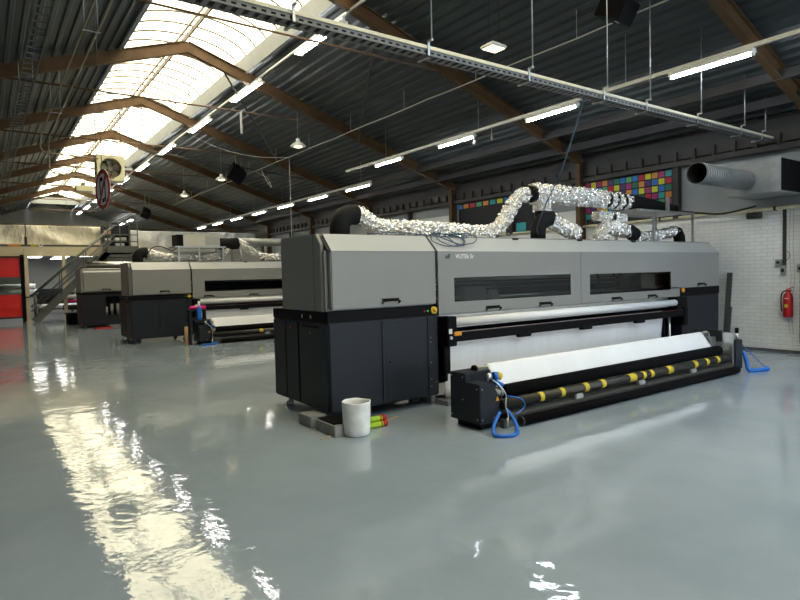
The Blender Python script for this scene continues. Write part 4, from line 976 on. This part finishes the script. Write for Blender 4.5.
# white upper panel left of the column
b = MB(); b.box(XW-.01, XW+.05, 14.2, 18.6, 2.74, 3.50); tag(b.build('wall_panel', 'white_metal'), 'pale wall panel left of the column behind the long silver duct', 'panel')
b = MB(); b.box(XW-.01, XW+.05, 9.4, 10.7, 2.74, 3.15); tag(b.build('wall_panel', 'white_metal'), 'low pale wall panel between the two colour banners', 'panel')

# ------------------------------------------------------------------ cable tray across
ZT, YT = 3.98, 5.0
t = thing('cable_tray', 'long zinc mesh cable tray hanging across the hall from rods', 'cable tray', (5.3, YT, ZT))
b = MB(); b.box(-1.5, 12.2, YT-.075, YT-.069, ZT-.02, ZT+.045); b.box(-1.5, 12.2, YT+.069, YT+.075, ZT-.02, ZT+.045)
x = -1.5
while x < 12.2: b.box(x, x+.05, YT-.075, YT+.075, ZT-.022, ZT-.016); x += .1
b.build('mesh_body', 'tray', t)
b = MB(); x = -1.5
while x < 12.2:
    b.box(x, x+.045, YT-.0775, YT-.0752, ZT+.0, ZT+.018); x += .09
b.build('side_slots', 'pl_black', t)['kind'] = 'stuff'
b = MB(); b.box(-1.5, 12.2, YT-.09, YT-.076, ZT+.04, ZT+.075); b.build('edge_strip', 'cream_metal', t)
b = MB()
for k, dy in enumerate((-.045, -.015, .02, .045)): b.tube([(xx*.5, YT+dy+.01*noise.noise(Vector((xx, k, 0))), ZT+.0+.008*noise.noise(Vector((xx, k, 5)))) for xx in range(-3, 25)], .013, 6)
b.build('cables', 'cable_black', t)
for x in (2.4, 3.95, 5.5, 6.98, 8.0, 9.44, 10.9, 11.7):
    zt_ = zr(x)+LIFT
    b = MB(); b.cyl((x, YT-.15, ZT+.12), (x, YT-.15, zt_), .008, 6); b.box(x-.012, x+.012, YT-.16, YT-.09, ZT+.105, ZT+.125); b.box(x-.014, x+.014, YT-.10, YT-.085, ZT-.05, ZT+.125); b.box(x-.014, x+.014, YT-.10, YT+.09, ZT-.05, ZT-.03); b.build('hanger_rod', 'galv', t)

# ------------------------------------------------------------------ lamps
def tube_light(x, y, z, label, group, L=1.5, double=True, soft=True):
    t = thing('tube_light', label, 'lamp', (x, y, z), group)
    b = MB(); w_ = .03 if double else .06; b.prism([(x-w_, z+.0), (x+w_, z+.0), (x+w_*.8, z+.055), (x-w_*.8, z+.055)], 'y', y-L/2, y+L/2); b.build('housing', 'white_metal', t)
    for dx in ((-.06, .06) if double else (0,)):
        b = MB(); b.cyl((x+dx, y-L/2+.04, z-.022), (x+dx, y+L/2-.04, z-.022), .013 if double else .020, 10); b.build('tube', 'lamp_soft' if soft else 'lamp', t)
    for s in (-1, 1):
        w_ = .095 if double else .03
        b = MB(); b.box(x-w_, x+w_, y+s*(L/2-.02)-.015, y+s*(L/2-.02)+.015, z-.045, z); b.build('lamp_holder', 'white_metal', t)
    return t
def ordn(i): return ['nearest', 'second', 'third', 'fourth', 'fifth', 'sixth', 'seventh', 'eighth', 'ninth', 'tenth'][i]
ya = [10.4, 14.3, 18.15, 22.0, 25.9, 29.8, 33.7, 37.6, 41.5, 45.0]
tl = tube_light(5.62, ya[0], 6.33, 'twin tube lamp beside the skylight, nearest of its row', 'twin tube lamps along the skylight', 1.9)
for i, y in enumerate(ya[1:]): dup(tl, (5.62, y, 6.33), 'twin tube lamp beside the skylight, %s from the camera in its row' % ordn(i+1))
b = MB(); b.cyl((5.62, 2, 6.42), (5.62, 46, 6.42), .02, 8); b.box(5.60, 5.64, 2, 46, 6.40, 6.44); tag(b.build('lamp_rail', 'galv'), 'grey rail carrying the twin tube lamps along the skylight edge', 'rail')
y2s = [16.2, 18.95, 21.7, 24.45, 27.2, 29.95, 32.6]
tl = tube_light(10, y2s[0], 4.47, 'single tube lamp on the low rail above the second printer, nearest of its row', 'tube lamps on the low rail', 1.5, False)
for i, y in enumerate(y2s[1:]): dup(tl, (10, y, 4.47), 'single tube lamp on the low rail over the back printers, %s in its row' % ordn(i+1))
def rail(x, y0, y1, z, lb, step=3.0, r=.022):
    t = thing('lamp_rail', lb, 'rail', (x, (y0+y1)/2, z)); b = MB(); b.box(x-r, x+r, y0, y1, z, z+.06); b.build('bar', 'galv', t)
    y = y0+.6
    while y < y1:
        b = MB(); b.cyl((x, y, z+.05), (x, y, zr(x)+LIFT), .006, 6); b.build('rod', 'galv', t); y += step
rail(10, 15.4, 34, 4.53, 'long thin rail holding the tube lamps over the back printers')
y3s = [4.5, 7.5, 10.25, 13.0]
tl = tube_light(9, y3s[0], 4.66, 'bright single tube lamp at the top right, nearest of the tube lamps', 'tube lamps on the near rail', 1.25, False, False)
for i, (y, lb) in enumerate(zip(y3s[1:], ('single tube lamp just under the cable tray, above the silver tee duct', 'single tube lamp on the near rail above the nearest printer, two small holders beside it', 'single tube lamp at the far end of the near rail'))): dup(tl, (9, y, 4.66), lb)
for y, lb in ((1.6, 'nearest the camera, beyond the right edge'), (-1.3, 'behind the camera'), (-4.2, 'furthest behind the camera')): dup(tl, (9, y, 4.66), 'added unseen tube lamp on the near rail, ' + lb)  # unseen lamps added to brighten the right floor and wall
rail(9, -5.5, 15.2, 4.72, 'long silver rail holding the near tube lamps across the upper right', 3.6, .03)
b = MB()
for y in (9.2, 9.75): b.cyl((9.1, y, 4.58), (9.1, y, 4.74), .008, 6); b.cyl((9.1, y, 4.50), (9.1, y, 4.58), .022, 8); b.cyl((9.0, y, 4.74), (9.1, y, 4.74), .008, 6)
tag(b.build('pull_switch', 'cream_metal'), 'pair of small cream pull switches hanging from the near lamp rail', 'switch')
y4s = [41.0, 43.7, 46.4]
tl = tube_light(8, y4s[0], 5.55, 'tube lamp glowing far back above the stair landing, nearest of three', 'tube lamps far back above the stair landing', 1.5)
dup(tl, (8, y4s[1], 5.55), 'tube lamp glowing far back above the stair landing, middle of three'); dup(tl, (8, y4s[2], 5.55), 'tube lamp glowing far back above the stair landing, furthest of three')
# high bay lamps
t = thing('flood_lamp', 'square warm glowing flood lamp hanging near the top centre', 'lamp', (6.9, 6.9, 5.25))
fx, fy, fz = 6.9, 6.9, 5.25
b = MB(); b.box(fx-.17, fx+.17, fy-.14, fy+.14, fz, fz+.05, .015); b.box(fx-.1, fx+.1, fy-.08, fy+.08, fz+.05, fz+.09, .01); b.build('housing', 'white_metal', t)
b = MB(); b.box(fx-.14, fx+.14, fy-.11, fy+.11, fz-.006, fz); b.build('lens', 'lamp_warm', t)
b = MB(); b.cyl((fx-.1, fy, fz+.08), (fx-.1, fy, zr(fx-.1)+.15), .005, 6); b.cyl((fx+.12, fy, fz+.08), (fx+.12, fy, zr(fx+.12)+.15), .005, 6); b.build('chain', 'steel_dark', t)
def bell(x, y, z, lb):
    t = thing('bell_lamp', lb, 'lamp', (x, y, z), 'round bell lamps under the right roof slope')
    b = MB(); b.lathe([(.20, z), (.205, z+.02), (.12, z+.09), (.06, z+.12), (.05, z+.20), (0, z+.21)], (x, y, 0), 22); b.lathe([(.19, z+.005), (.0, z+.06)], (x, y, 0), 22); b.build('shade', 'white_metal', t)
    b = MB(); b.lathe([(0, z-.03), (.09, z-.02), (.12, z+.01), (.10, z+.03), (0, z+.03)], (x, y, 0), 18); b.build('bulb', 'lamp_warm', t)
    b = MB(); b.cyl((x, y, z+.2), (x, y, zr(x)+.15), .006, 6); b.build('chain', 'galv', t)
    return t
bl = bell(7.0, 14.3, 5.10, 'round bell lamp right of the black speaker, nearest of the round ones')
dup(bl, (7.0, 20.4, 5.10), 'round bell lamp hanging just left of the black speaker box'); dup(bl, (7.0, 25.0, 5.10), 'round bell lamp hanging furthest back, left of the speaker')
# speakers
def speaker(c, rot, lb, s=1.):
    t = thing('speaker_box', lb, 'speaker', c)
    b = MB(); b.prism([(-.22*s, -.32*s), (.22*s, -.32*s), (.17*s, .32*s), (-.17*s, .32*s)], 'z', -.2*s, .2*s, .015)
    mt = Matrix.Translation(c) @ Matrix.Rotation(rot, 4, 'Y') @ Matrix.Rotation(.5, 4, 'X'); b.b.transform(mt); o = b.build('cabinet', 'pl_black', t)
    b = MB(); b.cyl((c[0], c[1], c[2]+.15), (c[0], c[1], zr(c[0])+LIFT), .012, 6); b.cyl((c[0]+.15, c[1], c[2]+.1), (c[0]+.25, c[1], zr(c[0]+.25)+LIFT), .008, 6); b.build('bracket', 'galv', t)
    return t, mt
speaker((7.6, 20.6, 5.42), .5, 'black speaker box tilted under the roof in the middle distance', 1.2)
sp, mt = speaker((7.85, 5.3, 5.50), .1, 'black box speaker with white label at the top edge, near the silver rail', .8)
b = MB(); b.box(-.04, .04, -.14, -.10, -.164, -.160); b.b.transform(mt); b.build('label_sticker', 'white_pl', sp)
speaker((7.2, 33.0, 5.2), .4, 'dark speaker box far back above the second printer', 1.0)

# thin conduit beneath the right slope
xq = 8.1; k_ = (4.92-1.65)/7.0
b = MB(); P = [(xq, 3+i*.8, 1.65+.468*xq - .01*math.sin(i*1.9)) for i in range(36)]
b.tube(P, .012, 6)
for i in range(1, 35, 3): b.cyl(P[i], (P[i][0], P[i][1], zr(xq)+LIFT), .005, 5)
tag(b.build('roof_conduit', 'cable_white'), 'thin pale conduit running along the right roof slope past the flood lamp', 'conduit')
for (pts, lb) in (([(8.1, 20.0, 5.4), (8.1, 19.0, 5.05), (7.9, 18.2, 4.6), (7.9, 18.6, 4.9), (7.9, 19.0, 5.3)], 'pale cable sagging in a V below the conduit under the speaker'),
                  ([(8.1, 17.2, 5.42), (8.1, 17.2, 4.2), (8.1, 17.2, 2.9)], 'straight pale drop cable hanging down behind the second printer'),
                  ([(5.8, 19.5, 6.3), (6.6, 19.3, 5.95), (7.4, 18.4, 5.6), (8.1, 17.2, 5.42)], 'pale cable slanting from the skylight to the drop cable')):
    hose(pts, .009, 'roof_cable', 'cable_white', lb, 'cable', 6)
for x, y, z0, lb in ((7.3, 14.06, 4.9, 'short pale strut hanging from the tie rod left of the round lamp'),):
    pass
b = MB(); b.box(5.35, 5.39, 14.04, 14.08, 5.2, 5.73); tag(b.build('hanging_strut', 'galv'), 'short pale strut hanging from the tie rod beside the skylight', 'strut')
b = MB(); b.box(9.95, 9.98, 12.1, 12.13, 4.0, 4.9); b.b.free()

# ------------------------------------------------------------------ left side services
xp = 1.5
for k, (x, y1_, z1_) in enumerate(((1.5, 16.9, 4.35), (1.33, 16.9, 4.85))):
    z = 5.2 + (.0 if k == 0 else .02)
    if k == 0: pts = [(x, 0, z), (x, 16.6, z), (x, 16.85, z-.05), (x, 16.9, z-.3), (x, 16.9, z1_+.15), (x+.06, 16.9, z1_+.03), (x+.2, 16.9, z1_), (2.95, 16.9, z1_-.02)]
    else: pts = [(x, 0, z), (x, 16.6, z), (x, 16.85, z-.05), (x, 16.9, z-.2), (x, 16.9, z1_+.1), (x+.06, 16.9, z1_+.02), (x+.2, 16.9, z1_), (2.6, 16.9, z1_-.03)]
    b = MB(); b.tube(pts, .016, 10); t = b.build('gas_pipe', 'brownpipe'); tag(t, 'yellowed gas pipe under the left roof slope, %s of two bending down' % ('right' if k == 0 else 'left'), 'pipe')
for y, lb in ((4.6, 'nearest the camera'), (9.3, 'middle one'), (14.1, 'furthest one, before the bends')):
    t = thing('pipe_hanger', 'thin rod hanger holding the two gas pipes, ' + lb, 'hanger', (1.42, y, 5.17), 'hangers of the gas pipes')
    for x in (1.33, 1.5):
        b = MB(); b.cyl((x, y, 5.17), (x, y, zr(x)), .006, 6); b.build('rod', 'galv_dull', t)
    b = MB(); b.box(1.30, 1.53, y-.01, y+.01, 5.16, 5.17); b.build('cross_strap', 'galv_dull', t)
t = thing('fan_heater', 'square cream fan heater hanging high under the skylight', 'fan', (2.9, 17.0, 4.6))
HX, HZ, HY = 2.9, 4.62, 17.0; hs = .33
b = MB(); n = 40
# front plate with round hole
sqp = []; 
for i in range(n):
    a = 2*PI*i/n + PI/4; c, s_ = math.cos(a), math.sin(a); m_ = max(abs(c), abs(s_)); sqp.append((HX+hs*c/m_, HZ+hs*s_/m_, c, s_))
for y in (HY-.02, HY+.30):
    pass
vo = [b.b.verts.new((x, HY-.02, z)) for x, z, c, s_ in sqp]; vi = [b.b.verts.new((HX+.26*c, HY-.02, HZ+.26*s_)) for x, z, c, s_ in sqp]; vd = [b.b.verts.new((HX+.25*c, HY+.16, HZ+.25*s_)) for x, z, c, s_ in sqp]; vb = [b.b.verts.new((x, HY+.40, z)) for x, z, c, s_ in sqp]
for i in range(n):
    j = (i+1) % n; b._f([vo[i], vo[j], vi[j], vi[i]]); b._f([vi[i], vi[j], vd[j], vd[i]]); b._f([vo[i], vb[i], vb[j], vo[j]])
b._f(vb)
b.build('housing', 'fan_cream', t)
b = MB(); b.cyl((HX, HY+.10, HZ), (HX, HY+.22, HZ), .055, 16); b.build('hub', 'fan_dark', t)
for i in range(5):
    a = i*2*PI/5 + .3; b = MB(); P = []
    for rr, ww in ((.05, .04), (.14, .075), (.235, .095)):
        c, s_ = math.cos(a), math.sin(a)
        P.append(((HX+rr*c - ww*s_, HY+.08, HZ+rr*s_+ww*c), (HX+rr*c+ww*s_, HY+.15, HZ+rr*s_-ww*c)))
    V = [[b.b.verts.new(q) for q in p] for p in P]
    for q in range(2): b._f([V[q][0], V[q][1], V[q+1][1], V[q+1][0]])
    o = b.build('blade', 'fan_dark', t); md = o.modifiers.new('s', 'SOLIDIFY'); md.thickness = .006
b = MB()
for rr in (.255, .17):
    b.tube([(HX+rr*math.cos(q*PI/16), HY-.03, HZ+rr*math.sin(q*PI/16)) for q in range(33)], .003, 5, False)
for q in range(2): a = q*PI/2+.3; b.cyl((HX-.26*math.cos(a), HY-.03, HZ-.26*math.sin(a)), (HX+.26*math.cos(a), HY-.03, HZ+.26*math.sin(a)), .003, 5)
b.build('guard', 'fan_dark', t)
b = MB()
for sx in (-.3, .3): b.cyl((HX+sx, HY+.2, HZ+.3), (HX+sx, HY+.2, 6.55), .008, 6)
b.build('hanger', 'steel_dark', t)
b = MB(); b.box(HX+.33, HX+.55, HY+.1, HY+.2, HZ-.0, HZ+.05); b.build('side_arm', 'galv', t)
t = thing('unit_heater', 'small cream box heater hanging below the far skylight', 'heater', (2.9, 22, 4.75))
b = MB(); b.box(2.66, 3.16, 21.8, 22.2, 4.62, 4.82, .01); b.build('body', 'fan_cream', t); b = MB(); b.box(2.68, 3.14, 21.79, 21.8, 4.60, 4.64); b.build('outlet', 'fan_dark', t)
b = MB(); b.box(2.84, 2.94, 21.9, 22.1, 4.82, 4.93); b.build('motor', 'fan_dark', t)
b = MB(); b.cyl((2.7, 22, 4.8), (2.7, 22, 6.6), .008, 6); b.cyl((3.1, 22, 4.8), (3.1, 22, 6.7), .008, 6); b.build('hanger', 'steel_dark', t)
# round sign
SX, SY, SZ = 1.58, 10.0, 3.06; SR = .305
t = thing('round_sign', 'round red ringed prohibition sign with diagonal bar hanging in the left aisle', 'sign', (SX, SY, SZ))
mt = Matrix.Translation((SX, SY, SZ)) @ Matrix.Rotation(math.radians(-80), 4, 'Z') @ Matrix.Rotation(math.radians(-4), 4, 'Y')
def sgn(mb, nm, m_): mb.b.transform(mt); return mb.build(nm, m_, t)
b = MB(); b.cyl((0, .008, 0), (0, -.002, 0), SR, 48); sgn(b, 'plate', 'sign_white')
b = MB(); b.pipe((0, -.006, 0), (0, .012, 0), SR, SR*.80, 48); sgn(b, 'red_ring', 'red')
b = MB(); b.beam((-.16, -.006, -.19), (.16, -.006, .19), .006, .05, (0, 0, 1)); sgn(b, 'red_bar', 'red')
b = MB(); b.box(-.115, -.085, -.0045, -.002, -.15, .15); b.box(.085, .115, -.0045, -.002, -.15, .15); b.box(-.09, .02, -.0048, -.002, .13, .19, .0); b.box(-.03, .03, -.0048, -.002, -.20, -.14); b.box(.05, .11, -.0048, -.002, -.20, -.13); sgn(b, 'black_marks', 'pl_black')
b = MB(); b.cyl((SX, SY, SZ+SR-.02), (SX, SY, zr(SX)+.1), .004, 5); b.build('hanging_wire', 'steel_dark', t)
# cable ladder left
t = thing('cable_ladder', 'grey cable ladder fixed under the left roof slope', 'cable ladder', (.9, 10, 5.75))
b = MB(); b.box(.78, .80, 4, 28, 5.62, 5.68); b.box(1.02, 1.04, 4, 28, 5.62, 5.68); b.build('side_rails', 'deck', t)
b = MB(); y = 4.
while y < 28: b.box(.8, 1.02, y, y+.03, 5.64, 5.66); y += .3
b.build('rungs', 'duct_dark', t)['kind'] = 'stuff'
for y in (5, 9.2, 14, 18.9, 23.7):
    for x in (.79, 1.03):
        b = MB(); b.cyl((x, y, 5.65), (x, y, zr(x)+LIFT), .008, 5); b.build('hanger', 'galv', t)

# ------------------------------------------------------------------ daylight
W = bpy.data.worlds.new('overcast'); S.world = W; W.use_nodes = True
bg = W.node_tree.nodes['Background']; bg.inputs['Color'].default_value = (.84, .915, 1, 1); bg.inputs['Strength'].default_value = 8.5
for i, (y0_, y1_) in enumerate(((SKS, 5), (5, 18), (18, 31), (31, SKE))):
    l = bpy.data.lights.new('skylight_portal', 'AREA'); l.shape = 'RECTANGLE'; l.size = 2.7; l.size_y = y1_-y0_; l.cycles.is_portal = True
    o = bpy.data.objects.new('skylight_portal', l); COL.objects.link(o); o.location = (XR, (y0_+y1_)/2, 7.60)
l = bpy.data.lights.new('added_rooflight_portal', 'AREA'); l.shape = 'RECTANGLE'; l.size = 4.2; l.size_y = 9.4; l.cycles.is_portal = True
o = bpy.data.objects.new('added_rooflight_portal', l); COL.objects.link(o); o.location = (8.8, -3.25, zr(8.8)+.36); o.rotation_euler = (0, math.atan(SL), 0)
l = bpy.data.lights.new('added_gate_portal', 'AREA'); l.shape = 'RECTANGLE'; l.size = 7.1; l.size_y = 3.6; l.cycles.is_portal = True  # portal for the added gate opening behind the camera
o = bpy.data.objects.new('added_gate_portal', l); COL.objects.link(o); o.location = (8.5, YF-.2, 1.8); o.rotation_euler = (PI/2, 0, 0)

# ------------------------------------------------------------------ camera
F = Vector((.58026735, .81323642, -.04400373)); R_ = Vector((.81317571, -.58152298, -.02400597)); U = Vector((.04511171, .02185288, .9987429))
cd = bpy.data.cameras.new('camera'); cd.sensor_width = 36; cd.lens = 585.233*36/800; cd.clip_end = 300
co = bpy.data.objects.new('camera', cd); COL.objects.link(co)
mw = Matrix((R_, U, -F)).transposed().to_4x4(); mw.translation = (0, 0, 1.65); co.matrix_world = mw
S.camera = co
S.view_settings.view_transform = 'Standard'; S.view_settings.look = 'None'; S.view_settings.gamma = 1; S.view_settings.use_curve_mapping = False
S.view_settings.exposure = 0.12
